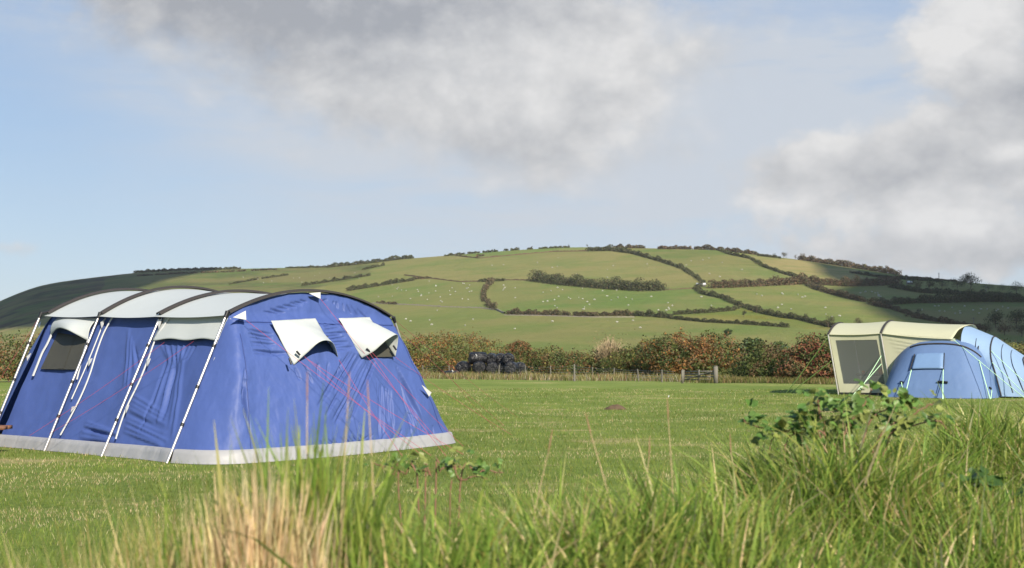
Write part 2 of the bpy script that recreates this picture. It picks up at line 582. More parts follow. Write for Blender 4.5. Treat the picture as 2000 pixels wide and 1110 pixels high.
OLIVE, GREEN, TAN, MOOR = (.150, .172, .050), (.120, .165, .042), (.180, .182, .062), (.060, .052, .034)
FIELDS = [
    ([(-900, 700), (-900, 400), (300, 515), (265, 533), (205, 545), (200, 570), (130, 590), (100, 640), (60, 650), (-60, 690)], MOOR),
    ([(205, 545), (300, 528), (740, 500), (740, 525), (700, 545), (560, 575), (400, 600), (200, 570)], (.085, .100, .036)),  # dull upper left pasture, with partial cloud shade put into its colour
    ([(-200, 690), (60, 632), (140, 600), (300, 600), (300, 690)], (.21, .185, .08)),
    ([(740, 515), (900, 495), (935, 503), (1080, 490), (1200, 486), (1240, 494), (1290, 508), (1330, 522), (1372, 553), (1290, 564), (1180, 558), (1045, 546), (985, 545), (900, 549), (830, 541), (720, 530)], TAN),
    ([(880, 500), (1000, 480), (1160, 470), (1200, 486), (1080, 490), (1000, 497), (935, 503)], (.125, .175, .045)),
    ([(1190, 484), (1190, 470), (1330, 470), (1320, 487)], (.42, .29, .14)),
    ([(700, 566), (800, 545), (900, 549), (960, 548), (942, 570), (945, 585), (965, 603), (870, 598), (728, 591), (600, 590)], GREEN),
    ([(965, 548), (1045, 546), (1180, 558), (1290, 564), (1365, 562), (1420, 580), (1455, 598), (1430, 604), (1310, 612), (985, 612), (955, 590)], GREEN),
    ([(1200, 486), (1400, 480), (1425, 495), (1490, 518), (1560, 542), (1500, 552), (1390, 560), (1372, 553), (1330, 522), (1290, 508)], (.125, .145, .042)),
    ([(1250, 520), (1330, 515), (1480, 520), (1560, 542), (1500, 552), (1390, 560), (1372, 553), (1340, 530)], (.175, .175, .062)),
    ([(1425, 495), (1640, 515), (1720, 545), (1690, 556), (1545, 545), (1490, 518)], (.255, .215, .088)),
    ([(1640, 512), (1800, 535), (1850, 548), (1720, 545)], (.105, .120, .050)),
    ([(1390, 560), (1560, 553), (1600, 570), (1690, 590), (1640, 640), (1560, 622), (1460, 600), (1430, 590), (1410, 580)], OLIVE),
    ([(1310, 618), (1445, 600), (1560, 622), (1640, 645), (1540, 640), (1380, 627)], (.155, .155, .035)),
    ([(1600, 560), (1760, 556), (1960, 575), (1960, 590), (1690, 590)], (.165, .165, .060)),
    ([(1690, 592), (2200, 590), (2200, 680), (1900, 645), (1800, 618)], (.13, .125, .048)),
]


def hill_col(V):
    # colours follow field parcels, laid out by azimuth and elevation seen from the meadow
    d = V - CAM
    cp, s_ = math.cos(PITCH), math.sin(PITCH)
    w = d[:, 1] * cp + d[:, 2] * s_
    w = np.where(w > 1, w, 1)
    px = 1000 + FPX * d[:, 0] / w
    py = 555 - FPX * (-d[:, 1] * s_ + d[:, 2] * cp) / w
    c = np.tile(np.array(OLIVE), (len(V), 1))
    for P, k in FIELDS:
        c[in_poly(px, py, P)] = k
    front = d[:, 1] > 50
    c[~front] = OLIVE
    return c


az_h = np.concatenate([np.linspace(-math.pi, -0.5, 60), np.linspace(-0.495, 0.495, 640), np.linspace(0.5, math.pi, 60)])
rr_h = np.concatenate([np.linspace(R0, RF, 26), np.linspace(RF + 5, 1520, 260), np.linspace(1560, 2400, 10)])
hill = polar_mesh('hills', az_h, rr_h, M['hill'], hill_col)
tag(hill, 'broad green hill divided into sheep pastures', 'hills', kind='structure')

# earth bank between the camera and the meadow
BK = np.array([(-4.0, 2.9, .25), (-2.2, 2.6, .36), (-1.2, 2.4, .54), (-.72, 2.35, .66), (-.5, 2.4, .76), (-.2, 2.55, .86), (.05, 2.9, .83), (.45, 3.35, .80), (1.05, 4.2, .91), (2.3, 5.5, .96), (4.0, 7.3, .88), (6.5, 9.6, 1.0)])


def bank_info(x, y):
    """height and signed distance (positive = meadow side) of the bank ridge"""
    x, y = np.asarray(x, float), np.asarray(y, float)
    best = np.full(x.shape, 1e9); h = np.zeros(x.shape); sd = np.zeros(x.shape)
    for a, b in zip(BK[:-1], BK[1:]):
        ex, ey = b[0] - a[0], b[1] - a[1]; L2 = ex * ex + ey * ey
        t = np.clip(((x - a[0]) * ex + (y - a[1]) * ey) / L2, 0, 1)
        qx, qy = x - (a[0] + ex * t), y - (a[1] + ey * t)
        d = np.hypot(qx, qy); side = ex * qy - ey * qx
        m = d < best
        best = np.where(m, d, best); h = np.where(m, a[2] + (b[2] - a[2]) * t, h); sd = np.where(m, np.where(side >= 0, d, -d), sd)
    return h, sd


def bank_z(x, y):
    h, sd = bank_info(x, y)
    w = np.where(sd > 0, 0.75, 1.5)
    lump = 0.05 * np.sin(x * 5.1 + y * 2.2) + 0.035 * np.sin(x * 9.3 - y * 7.1)
    return (h + lump) * np.exp(-(sd / w) ** 2) - 0.10


gx, gy = np.meshgrid(np.arange(-4.5, 7.5, .06), np.arange(0.2, 11.0, .06), indexing='ij')
gz = bank_z(gx, gy)
bm_ = MB(); bm_.grid(np.stack([gx, gy, gz], -1), flip=True)
bank = bm_.build('earth_bank', M['bank'], smooth=True)
bank.data.flip_normals() if bank.data.polygons[0].normal.z < 0 else None
tag(bank, 'low earth bank below the tall foreground grass', 'earth bank', kind='structure')

# clouds added out of frame overhead, outlines shaped to shade parts of the hill
def cloud(pix, height, seed):
    P = np.array([hill_at(*q) for q in pix])
    s = np.array(SUN_DIR)
    Q = P + s[None] * ((height - P[:, 2]) / s[2])[:, None]
    Q = interp(np.vstack([Q, Q[:1]]), np.linspace(0, 1, 97)[:-1])
    c = Q.mean(0)
    rings = []
    for k, f in enumerate((1.0, .93, .8, .6, .35, .05)):
        ring = c + (Q - c) * f
        nz = vnoise(ring, 0.006, seed + k, 4)
        if k == 0: ring = c + (Q - c) * (1 + 0.10 * nz[:, None])
        ring = ring.copy(); ring[:, 2] += (1 - f ** 2) * 55 + nz * 14 * (k > 0)
        rings.append(ring)
    G = np.array(rings + [rings[-1] * [1, 1, 0] + [0, 0, height - 8]])
    low = c + (Q - c) * 0.05; low[:, 2] = height - 10
    G = np.array([low] + [rings[0]] + rings[1:])
    G = np.concatenate([G, G[:, :1]], 1)
    b = MB(); b.grid(G)
    o = b.build('cloud', M['cloud'], smooth=True, loc=c)
    tag(o, 'unseen cloud slab added overhead to shade the hill', 'cloud', 'added clouds overhead', kind='stuff')
    return o


cloud([(1590, 512), (1660, 548), (1740, 552), (1760, 566), (1700, 572), (1660, 585), (1760, 605), (1840, 630), (1900, 662), (2200, 680), (2300, 600), (2150, 560), (1900, 540), (1700, 515)], 900, 3.0)
cloud([(-250, 640), (60, 640), (150, 600), (230, 575), (330, 545), (420, 527), (400, 515), (100, 540), (-150, 600)], 950, 11.0)

# ------------------------------------------------------------------ large blue tunnel tent
A0 = ground(330, 905)
_a3 = ground(-26, 872)
tu = (_a3 - A0); tu[2] = 0; tu /= np.linalg.norm(tu)
tv = np.array([tu[1], -tu[0], 0.0])
TZ = np.array([0, 0, 1.0])


def T(u, v, z): return np.array([A0[0], A0[1], 0]) + tu * u + tv * v + TZ * z


AU = [0.0, 1.45, 2.78, 4.15]
AZAP = [2.13, 2.17, 2.27, 2.28]
AZEL = [1.79, 1.80, 1.83, 1.86]
VE0, VE1, VF0, VF1 = 0.82, 3.80, 0.0, 4.66


def arch(k, v):
    zp = np.interp(k, AU, AZAP); ze = np.interp(k, AU, AZEL)
    w = np.clip(np.abs((np.asarray(v) - 2.31) / 1.49), 0, 1)
    return ze + (zp - ze) * (1 - w ** 2.1)


def fold_disp(P, folds, pn=None):
    """sum of soft creases: each fold = (p0, p1, width, amplitude)"""
    d = np.zeros(len(P))
    for p0, p1, w, a in folds:
        e = p1 - p0; L = np.linalg.norm(e)
        if L < 1e-6: continue
        e = e / L
        q = P - p0; t = q @ e / L
        r_ = q - np.outer(q @ e, e)
        if pn is not None: r_ = r_ - np.outer(r_ @ pn, pn)
        perp = np.linalg.norm(r_, axis=1)
        env = np.clip(np.sin(np.clip(t, 0, 1) * math.pi), 0, 1) ** .6 * ((t > 0) & (t < 1))
        d += a * env * np.exp(-(perp / w) ** 2)
    return d


def fan(plane, s0, s1, e0, e1, n, w, a, seed):
    rg = np.random.default_rng(seed); L = []
    for i in range(n):
        f = (i + rg.uniform(-.3, .3)) / max(1, n - 1); g = f + rg.uniform(-.08, .08)
        p = np.array(s0) + (np.array(s1) - s0) * f; q = np.array(e0) + (np.array(e1) - e0) * g
        q = p + (q - p) * rg.uniform(.6, 1.0)
        L.append((unproj(*p, *plane), unproj(*q, *plane), w * rg.uniform(.7, 1.3), a * rg.uniform(.5, 1.2) * (1 if rg.random() < .7 else -1)))
    return [(p, q, w * 1.1, a * 2.4) for p, q, w, a in L]


M['blueseam'] = fabric('blue_seam_tape', (.035, .06, .20), .5, .3, .0, .1)
tent = empty('tunnel_tent', T(2.0, 2.3, 0), 'large royal blue tunnel tent with silver roof and black arched sleeves', 'tent')

# silver roof between the arches
vv = np.linspace(VE0 - .02, VE1 + .02, 60)
for k in range(3):
    us = np.linspace(AU[k] + .0, AU[k + 1] - .0, 26)
    G = np.array([[T(u, v, arch(u, v) - 0.018 * math.sin(math.pi * (u - AU[k]) / (AU[k + 1] - AU[k])) - .012) for v in vv] for u in us])
    b = MB(); b.grid(G); b.build('roof_panel', M['silver'], tent, True)
# black pole sleeves, a flattened band along each arch
for k in range(4):
    c = np.array([T(AU[k], v, float(arch(AU[k], v))) for v in np.linspace(VE0 + .03, VE1 - .03, 50)])
    b = MB()
    for off in (0,):
        t = np.gradient(c, axis=0); t /= np.linalg.norm(t, axis=1)[:, None]
        nrm = np.cross(t, tu); nrm *= np.sign(nrm[:, 2])[:, None]
        prof = [(-.050, .0), (-.042, .026), (0, .036), (.042, .026), (.050, .0)]
        G = np.array([[c[i] + tu * pu + nrm[i] * ph for pu, ph in prof] for i in range(len(c))])
        b.grid(G)
    b.build('pole_sleeve', M['sleeve'], tent, True)

# legs
LEGV = [(-.03, .82), (.03, .88), (.03, .82), (-.03, .74)]


def leg(p_foot, p_elb, joints=(.25, .50, .78)):
    b = MB(); b.tube([p_foot, p_elb], .016, 10)
    o = b.build('pole', M['steel'], tent, True)
    for j in joints:
        q = p_foot + (p_elb - p_foot) * j; e = (p_elb - p_foot) / np.linalg.norm(p_elb - p_foot)
        b = MB(); b.tube([q - e * .02, q + e * .02], .024, 8)
        c = b.build('clip', M['black'], o, True, loc=tent.location); c.location = (0, 0, 0)
    e = (p_elb - p_foot) / np.linalg.norm(p_elb - p_foot)
    b = MB(); b.tube([p_elb - e * .05, p_elb + e * .04], [.022, .03], 8)
    c = b.build('elbow', M['black'], o, True, loc=tent.location); c.location = (0, 0, 0)
    return o


foots = []
for k in range(4):
    f = T(AU[k], LEGV[k][0], 0.0); e = T(AU[k], LEGV[k][1], AZEL[k])
    leg(f, e); foots.append((f, e))
    # short black strap from elbow to sleeve
    b = MB(); b.tube([e + TZ * .02, T(AU[k], VE0 + .06, float(arch(AU[k], VE0 + .06)) + .02)], .02, 8); b.build('elbow_strap', M['black'], tent, True)
    f2 = T(AU[k], VF1, 0.0); e2 = T(AU[k], 3.82, AZEL[k])
    leg(f2, e2)

# side plane (near side wall)
S_top, S_bot = T(0, .93, 1.80), T(0, .16, .12)
s_dir = S_bot - S_top
SN = np.cross(tu, s_dir); SN /= np.linalg.norm(SN)
if SN @ (CAM - S_top) < 0: SN = -SN
SPL = (S_top, SN)

folds_side = (fan(SPL, (250, 640), (265, 700), (225, 830), (310, 640), 6, .02, .012, 1) +
              fan(SPL, (325, 690), (355, 690), (270, 860), (330, 880), 6, .02, .012, 2) +
              fan(SPL, (255, 770), (240, 840), (330, 820), (340, 880), 9, .018, .014, 3) +
              fan(SPL, (165, 820), (150, 860), (230, 845), (235, 870), 6, .018, .012, 4) +
              fan(SPL, (310, 670), (380, 668), (330, 720), (350, 720), 7, .015, .012, 5) +
              fan(SPL, (140, 730), (150, 780), (180, 700), (190, 760), 4, .018, .008, 6))


def side_pt(u, s, k=None):
    """near side wall, s 0 top .. 1 bottom"""
    zt = np.interp(u, AU, AZEL)
    v = .93 + (.16 - .93) * s; z = zt - .01 + (.12 - zt) * s
    # fabric hangs between the legs and is sucked inwards a little
    loc = np.interp(u, AU, range(4)) % 1.0
    sag = math.sin(math.pi * loc) * math.sin(math.pi * min(1, max(0, s))) * .05
    return T(u, v + sag, z)


def wall_panel(name, u0, u1, side=0):
    us = np.linspace(u0, u1, 80); ss = np.linspace(0, 1, 110)
    if side == 0: G = np.array([[side_pt(u, s) for s in ss] for u in us])
    else: G = np.array([[T(u, 3.72 + (4.5 - 3.72) * s, np.interp(u, AU, AZEL) - .01 + (.12 - np.interp(u, AU, AZEL)) * s) for s in ss] for u in us])
    P = G.reshape(-1, 3)
    if side == 0:
        P = P + SN * (fold_disp(P, folds_side, SN) + .012 * vnoise(P, 2.3, 5))[:, None]
    b = MB(); b.grid(P.reshape(G.shape))
    return b.build(name, M['blue'], tent, True)


for k in range(3):
    wall_panel('side_wall', AU[k], AU[k + 1])
    wall_panel('side_wall', AU[k], AU[k + 1], 1)

# end walls (bedroom pods)
FA = [(0, .06, .14), (0, .30, .65), (0, .60, 1.25), (0, .86, 1.77)] + [(0, v, float(arch(0, v)) - .01) for v in np.linspace(1.05, 3.57, 9)] + [(0, 3.76, 1.77), (0, 4.02, 1.25), (0, 4.28, .65), (0, 4.52, .14)]
FB = [(-.02, .08, .13), (-.38, .16, .13), (-.60, .32, .13), (-.70, .52, .13), (-.76, .85, .13), (-.79, 1.2, .13), (-.81, 1.6, .13), (-.81, 2.0, .13), (-.80, 2.4, .13), (-.77, 2.8, .13), (-.73, 3.2, .13), (-.68, 3.6, .13), (-.62, 4.0, .13),
      (-.54, 4.35, .13), (-.42, 4.56, .13), (-.22, 4.60, .13), (-.02, 4.56, .13)]
F_top, F_bot = T(0, 2.3, 2.10), T(-.80, 2.0, .13)
FN = np.cross(tv, F_bot - F_top); FN /= np.linalg.norm(FN)
if FN @ (CAM - F_top) < 0: FN = -FN
FPL = (F_top, FN)
folds_front = [(p, q, w * .8, -abs(a) * 1.35) for p, q, w, a in (fan(FPL, (680, 690), (735, 705), (612, 800), (665, 855), 11, .022, .020, 11) +
               fan(FPL, (780, 712), (800, 745), (812, 850), (852, 850), 9, .022, .020, 12) +
               fan(FPL, (735, 745), (765, 760), (738, 860), (775, 855), 6, .020, .016, 13) +
               fan(FPL, (486, 640), (496, 690), (540, 655), (560, 695), 7, .016, .012, 14) +
               fan(FPL, (520, 604), (600, 582), (560, 616), (625, 584), 8, .014, .010, 15) +
               fan(FPL, (640, 584), (700, 600), (625, 590), (735, 630), 7, .014, .010, 16) +
               fan(FPL, (620, 862), (700, 850), (650, 890), (730, 880), 9, .016, .014, 17) +
               fan(FPL, (628, 640), (640, 690), (664, 632), (700, 690), 9, .015, .013, 18) +
               fan(FPL, (478, 720), (480, 790), (470, 790), (496, 860), 5, .022, .012, 19) +
               fan(FPL, (575, 720), (660, 705), (590, 760), (650, 760), 5, .020, .010, 20) +
               fan(FPL, (690, 870), (860, 850), (720, 850), (850, 820), 8, .014, .010, 21))]


def end_wall(flip):
    ns, nt = 560, 220
    s = np.linspace(0, 1, ns); t = np.linspace(0, 1, nt)
    A = interp(FA, s); B = interp(FB, s)
    if flip:
        A[:, 0] = 4.15 - A[:, 0]; B[:, 0] = 4.15 - B[:, 0]
    P = A[:, None] + (B - A)[:, None] * t[None, :, None]
    P[..., 0] += (-1 if not flip else 1) * (0.07 * np.sin(math.pi * t)[None] * np.sin(math.pi * s)[:, None] + .10 * np.exp(-((s - .17) / .05) ** 2)[:, None] * np.sin(math.pi * t ** .8)[None])
    if not flip: P[..., 0] *= .40 + .60 * sstep(-1.86, -1.64, -P[..., 2])
    W = np.array([A0[0], A0[1], 0]) + P[..., :1] * tu + P[..., 1:2] * tv + P[..., 2:] * TZ
    sh = W.shape; W = W.reshape(-1, 3)
    if not flip:
        W = W + FN * (fold_disp(W, folds_front, FN) + .028 * vnoise(W, 1.6, 2) + .009 * vnoise(W * [1, 1, .5], 7, 4))[:, None]
        seam = W[:, 2] - 1.70
        W = W - FN * (0.012 * np.exp(-(seam / .015) ** 2))[:, None]
    Gw = W.reshape(sh)
    b = MB(); b.grid(Gw)
    o = b.build('end_wall', M['blue'], tent, True)
    if not flip:
        # sewn seams
        hz = [Gw[i, int(np.argmin(np.abs(Gw[i, :, 2] - 1.70)))] + FN * .004 for i in range(123, 441, 4)]
        b = MB(); b.tube(np.array(hz), .007, 5); b.build('seam', M['blueseam'], tent, True)
        for i in (118, 445):
            b = MB(); b.tube(Gw[i, 38:216:4] + FN * .004, .006, 5); b.build('seam', M['blueseam'], tent, True)
    return o


end_wall(False)
end_wall(True)


# mud-flap skirts
def skirt(pts_uv, outv):
    P = np.array(pts_uv)
    n = 90
    q = interp(P, np.linspace(0, 1, n))
    tang = np.gradient(q, axis=0); tang /= np.linalg.norm(tang, axis=1)[:, None]
    nv = np.stack([tang[:, 1], -tang[:, 0]], 1) * outv
    rows = []
    for z, o in ((.165, -.012), (.155, .028), (.10, .048), (.05, .066), (.005, .085)):
        w = 0.012 * np.sin(np.arange(n) * .9) + .010 * np.sin(np.arange(n) * .37 + 1)
        rows.append([T(a[0] + m[0] * o, a[1] + m[1] * o, z + (w[i] if .01 < z < .12 else 0)) for i, (a, m) in enumerate(zip(q, nv))])
    b = MB(); b.grid(np.array(rows)); return b.build('mud_flap', M['skirt'], tent, True)


skirt([(4.15, .12), (3.4, .155), (2.78, .15), (2.1, .16), (1.45, .15), (.7, .16), (.05, .09)], -1)
skirt([(p[0], p[1]) for p in FB], -1)
skirt([(4.15 - p[0], p[1]) for p in FB], 1)

# white zip tapes beside the legs on the near wall
def tape(pix, w=.016, name='zip_tape'):
    pts = np.array([unproj(x, y, S_top + SN * .035, SN) for x, y in pix])
    pts = interp(pts, np.linspace(0, 1, 30))
    b = MB(); t = np.gradient(pts, axis=0); t /= np.linalg.norm(t, axis=1)[:, None]
    side = np.cross(t, SN)
    G = np.array([[pts[i] + side[i] * w * k + SN * h for k, h in ((-1, 0), (-.4, .01), (.4, .01), (1, 0))] for i in range(30)])
    b.grid(G); return b.build(name, M['white'], tent, True)


tape([(221, 618), (203, 650), (188, 690), (176, 730), (160, 770), (140, 810), (118, 850)])
tape([(330, 622), (305, 660), (290, 700), (272, 745), (250, 790), (238, 820), (226, 858)])
tape([(450, 622), (438, 640), (424, 672)], .03)
tape([(206, 622), (170, 712), (140, 780)], .010)

# small white triangular tabs at the clips
def tri_tab(p, name='tab', plane=SPL, mat='white'):
    V = np.array([unproj(x, y, plane[0] + plane[1] * .06, plane[1]) for x, y in p])
    V2 = V - plane[1] * .006
    b = MB(); b.add(np.vstack([V, V2]), [(0, 1, 2), (5, 4, 3)]); b.add(np.vstack([V, V2]), [(0, 3, 4, 1), (1, 4, 5, 2), (2, 5, 3, 0)])
    return b.build(name, M[mat], tent)


for p in ([(172, 702), (180, 700), (173, 716)], [(286, 702), (294, 700), (288, 716)], [(413, 702), (420, 698), (412, 714)], [(52, 696), (60, 690), (53, 706)],
          [(140, 795), (148, 793), (138, 806)], [(245, 795), (252, 791), (246, 808)], [(368, 815), (376, 811), (368, 826)],
          [(196, 630), (203, 624), (198, 642)], [(308, 628), (316, 622), (310, 644)], [(74, 634), (80, 628), (76, 642)]):
    tri_tab(p)
for p in ([(455, 620), (480, 607), (481, 625)], [(604, 573), (626, 571), (626, 584)]):
    tri_tab(p, plane=FPL)
b_t = tri_tab([(824, 752), (843, 767), (838, 775)], plane=(T(-.45, 4.55, 0), tu * -1.0))

# canopy flap over the blocked doorway (between the first two legs)
us = np.linspace(.03, 1.40, 30); ss = np.linspace(0, 1, 16)
G = np.array([[side_pt(u, s * .20) + SN * (.02 + .045 * s + .015 * math.sin(math.pi * (u / 1.43)) * s) - TZ * (.012 * math.cos(u * 9) * s) for s in ss] for u in us])
b = MB(); b.grid(G); solidify(b.build('door_canopy', M['silver'], tent, True), .004)

# mesh window with its arched hood (between the third and fourth legs)
def pquad(pix, plane, off, n=8):
    (tl, tr, br, bl) = [unproj(x, y, plane[0] + plane[1] * off, plane[1]) for x, y in pix]
    a = np.linspace(0, 1, n)
    return np.array([[(tl * (1 - i) + tr * i) * (1 - j) + (bl * (1 - i) + br * i) * j for j in a] for i in a])


b = MB(); b.grid(pquad([(113, 650), (170, 658), (152, 722), (79, 721)], SPL, .012)); b.add(*(lambda G: (G.reshape(-1, 3), [(0, 1, 3, 2)]))(pquad([(134, 655), (146, 657), (124, 720), (112, 720)], SPL, .016, 2)))
win = b.build('window', M['darkmesh'], tent)
hood_top = [unproj(x, y, S_top + SN * .03, SN) for x, y in ((112, 622), (132, 621), (152, 621), (172, 621), (192, 621))]
hood_low = [unproj(99, 657, S_top + SN * .02, SN), unproj(112, 642, S_top + SN * .16, SN), unproj(130, 644, S_top + SN * .22, SN), unproj(152, 655, S_top + SN * .14, SN), unproj(172, 666, S_top + SN * .03, SN)]
ht, hl = interp(hood_top, np.linspace(0, 1, 30)), interp(hood_low, np.linspace(0, 1, 30))
G = np.array([[ht[i] * (1 - j) + hl[i] * j + SN * .05 * math.sin(math.pi * j) for j in np.linspace(0, 1, 12)] for i in range(30)])
b = MB(); b.grid(G); solidify(b.build('window_hood', M['silver'], tent, True), .004)
tape([(101, 652), (92, 672), (82, 690), (72, 715), (64, 735)], .03, 'window_trim')
tape([(172, 664), (163, 690), (155, 722), (150, 742)], .016, 'window_trim')

# raised silver window flaps on the front wall
def flap(tl, tr, br, bl, arch_px, push):
    P = lambda p, o: unproj(p[0], p[1], F_top + FN * o, FN)
    n = 34
    top = interp([P(tl, .05), (P(tl, .05) + P(tr, .05)) / 2, P(tr, .05)], np.linspace(0, 1, n))
    keys = [P(bl, .04)] + [P(q, o) for q, o in zip(arch_px, push)] + [P(br, .04)]
    low = interp(keys, np.linspace(0, 1, n))
    G = []
    for i in range(n):
        f = i / (n - 1); row = []
        for j in np.linspace(0, 1, 26):
            p = top[i] * (1 - j) + low[i] * j
            p = p + FN * (.05 * math.sin(math.pi * f) * math.sin(math.pi * j * .5))
            row.append(p)
        G.append(row)
    G = np.array(G); sh = G.shape; W = G.reshape(-1, 3); W = W + FN * (.008 * vnoise(W, 6, 9))[:, None]
    b = MB(); b.grid(W.reshape(sh)); o = b.build('window_flap', M['silver'], tent, True); solidify(o, .005)
    return keys


k1 = flap((529, 627), (616, 622), (660, 700), (573, 714), [(598, 690), (622, 670), (647, 672)], [.16, .27, .20])
k2 = flap((661, 622), (722, 620), (772, 698), (706, 700), [(727, 688), (752, 666), (774, 658)], [.17, .30, .22])
for q in ([(560, 655), (640, 655), (662, 698), (576, 712)], [(700, 650), (758, 650), (772, 697), (708, 698)]):
    b = MB(); b.grid(pquad(q, FPL, .025)); w = b.build('window', M['darkmesh'], tent)
b = MB(); b.grid(pquad([(605, 680), (640, 674), (650, 690), (600, 696)], FPL, .04)); b.build('inner_curtain', M['blue'], tent)
for a, c in (((579, 686), (586, 694)), ((565, 700), (569, 712)), ((716, 681), (724, 689)), ((768, 675), (774, 684))):
    b = MB(); b.tube([unproj(*a, F_top + FN * .16, FN), unproj(*c, F_top + FN * .16, FN)], .014, 6); b.build('toggle', M['black'], tent, True)

# red guy lines
def rope(a, b_, mat='redrope', par=tent, r=.0022, sag=.03):
    t = np.linspace(0, 1, 12)
    P = a[None] * (1 - t[:, None]) + b_[None] * t[:, None]
    P[:, 2] -= sag * np.sin(math.pi * t)
    b = MB(); b.tube(P, r, 5); return b.build('guy_rope', M[mat], par, True)


fo = lambda x, y, o: unproj(x, y, F_top + FN * o, FN)
so = lambda x, y, o: unproj(x, y, S_top + SN * o, SN)
for s, e in ((fo(626, 584, .07), (870, 876)), (fo(481, 626, .07), (842, 890)), (fo(595, 697, .2), (829, 893)), (fo(598, 700, .2), (905, 888)), (fo(726, 688, .2), (905, 872)), (fo(722, 690, .2), (872, 892)),
             (k1[4] if len(k1) > 4 else k1[-1], (792, 900))):
    rope(s, ground(*e))
for s, e in ((T(0, 3.82, 1.79), (1010, 815)), (T(0, 3.82, 1.70), (985, 832)), (T(-.45, 4.6, .9), (968, 838)), (k2[-1], (1000, 850))):
    rope(s, ground(*e))
rope(so(321, 669, .14), so(58, 851, .32)); rope(so(378, 667, .14), so(97, 847, .30))
rope(foots[3][1], ground(-80, 860))

# ------------------------------------------------------------------ cream and blue tent with side pods
O2 = ground(1638, 771)
wu = np.array([.89, -.456, 0]); wu /= np.linalg.norm(wu)
wv = np.array([-wu[1], wu[0], 0])


def W2(u, v, z): return np.array([O2[0], O2[1], O2[2]]) + wu * u + wv * v + TZ * z


tent2 = empty('family_tent', W2(3, 1.5, 0), 'cream porch tent with mid blue side pod and pale blue rear beside the hedge', 'tent')
BU = [-.30, 1.30, 3.75]
BZ = [2.25, 2.30, 2.16]
VW = 3.7


def arch2(u, v):
    zp = np.interp(u, BU, BZ); ze = np.interp(u, BU, [1.86, 1.88, 1.80])
    w = np.clip(np.abs((np.asarray(v) - VW / 2) / (VW / 2)), 0, 1)
    return ze + (zp - ze) * (1 - w ** 2.2)


vs = np.linspace(-.02, VW + .02, 46)
for k in range(2):
    rows = []
    for f in np.linspace(0, 1, 26):
        u = BU[k] + (BU[k + 1] - BU[k]) * f
        rows.append([W2(u - (.38 * (1 - min(1, v / 1.6)) * f if k == 1 else 0), v, float(arch2(u, v)) - .03 * math.sin(math.pi * f) - (.10 * f * max(0, 1 - v / .5) if k == 1 else 0)) for v in vs])
    b = MB(); b.grid(np.array(rows)); solidify(b.build('roof_panel', M['cream'], tent2, True), .006)
for u in BU[:2]:
    c = np.array([W2(u, v, float(arch2(u, v)) + .005) for v in np.linspace(0, VW, 40)])
    b = MB(); b.tube(c, .035, 8); b.build('pole_sleeve', M['sleeve'], tent2, True)
for u in BU[:2]:
    for v in (0.0, VW):
        f = W2(u + .30, v - .02, -.02); e = W2(u, v, 1.86)
        b = MB(); b.tube([f, e], .022, 8); p = b.build('pole', M['steel'], tent2, True)
# porch walls
def pl(u0, u1, v, zt0, zt1, n=24, dz=.02, lean=.30):
    G = []
    for f in np.linspace(0, 1, n):
        row = []
        for s in np.linspace(0, 1, n):
            u = u0 + (u1 - u0) * f + lean * s; zt = zt0 + (zt1 - zt0) * f
            row.append(W2(u, v + .04 * math.sin(math.pi * f) * math.sin(math.pi * s), zt * (1 - s) + .06 * s))
        G.append(row)
    return np.array(G)


PW = W2(BU[0], .03, 1.85); PN = -wv.copy()
G = pl(BU[0] + .03, BU[1], .03, 1.86, 1.88, 40)
# leave the window opening out of the porch wall
b = MB(); idx = np.arange(1600).reshape(40, 40); Fc = []
fi = np.linspace(0, 1, 40)
for i in range(39):
    for j in range(39):
        if not (.11 < (fi[i] + fi[i + 1]) / 2 < .89 and .09 < (fi[j] + fi[j + 1]) / 2 < .85): Fc.append((idx[i, j], idx[i + 1, j], idx[i + 1, j + 1], idx[i, j + 1]))
b.add(G.reshape(-1, 3), Fc); b.build('porch_wall', M['cream'], tent2, True)
G2 = G[4:36, 3:34] + wv * .01
b = MB(); b.grid(G2); b.build('porch_window', M['pane'], tent2, True)
G = pl(BU[0] + .03, BU[1], VW - .03, 1.86, 1.88, 12)
b = MB(); b.grid(G); b.build('porch_wall', M['cream'], tent2, True)
# cream wall running behind the pod
Gc = pl(BU[1], BU[2] - .3, .03, 1.88, 1.72, 50, lean=.25)
Wc = Gc.reshape(-1, 3)
cf = [(W2(1.4 + .1 * i, 0, 1.75 - .13 * i), W2(2.6, 0, 1.5 - .10 * i), .02, .02) for i in range(8)]
Wc = Wc + PN * fold_disp(Wc, cf, PN)[:, None]
b = MB(); b.grid(Wc.reshape(Gc.shape)); b.build('side_wall', M['cream'], tent2, True)
Gc = pl(BU[1], BU[2], VW - .03, 1.88, 1.80, 12)
b = MB(); b.grid(Gc); b.build('side_wall', M['cream'], tent2, True)
b = MB()
for v in (0.0,):
    b.grid(np.array([[W2(BU[0] + .34 + .0, v, .0), W2(BU[0] + .34, v, .07)], [W2(BU[1] + .3, v, .0), W2(BU[1] + .3, v, .07)]]))
b.build('mud_flap', M['black'], tent2)
# camp furniture inside the porch stands on its own

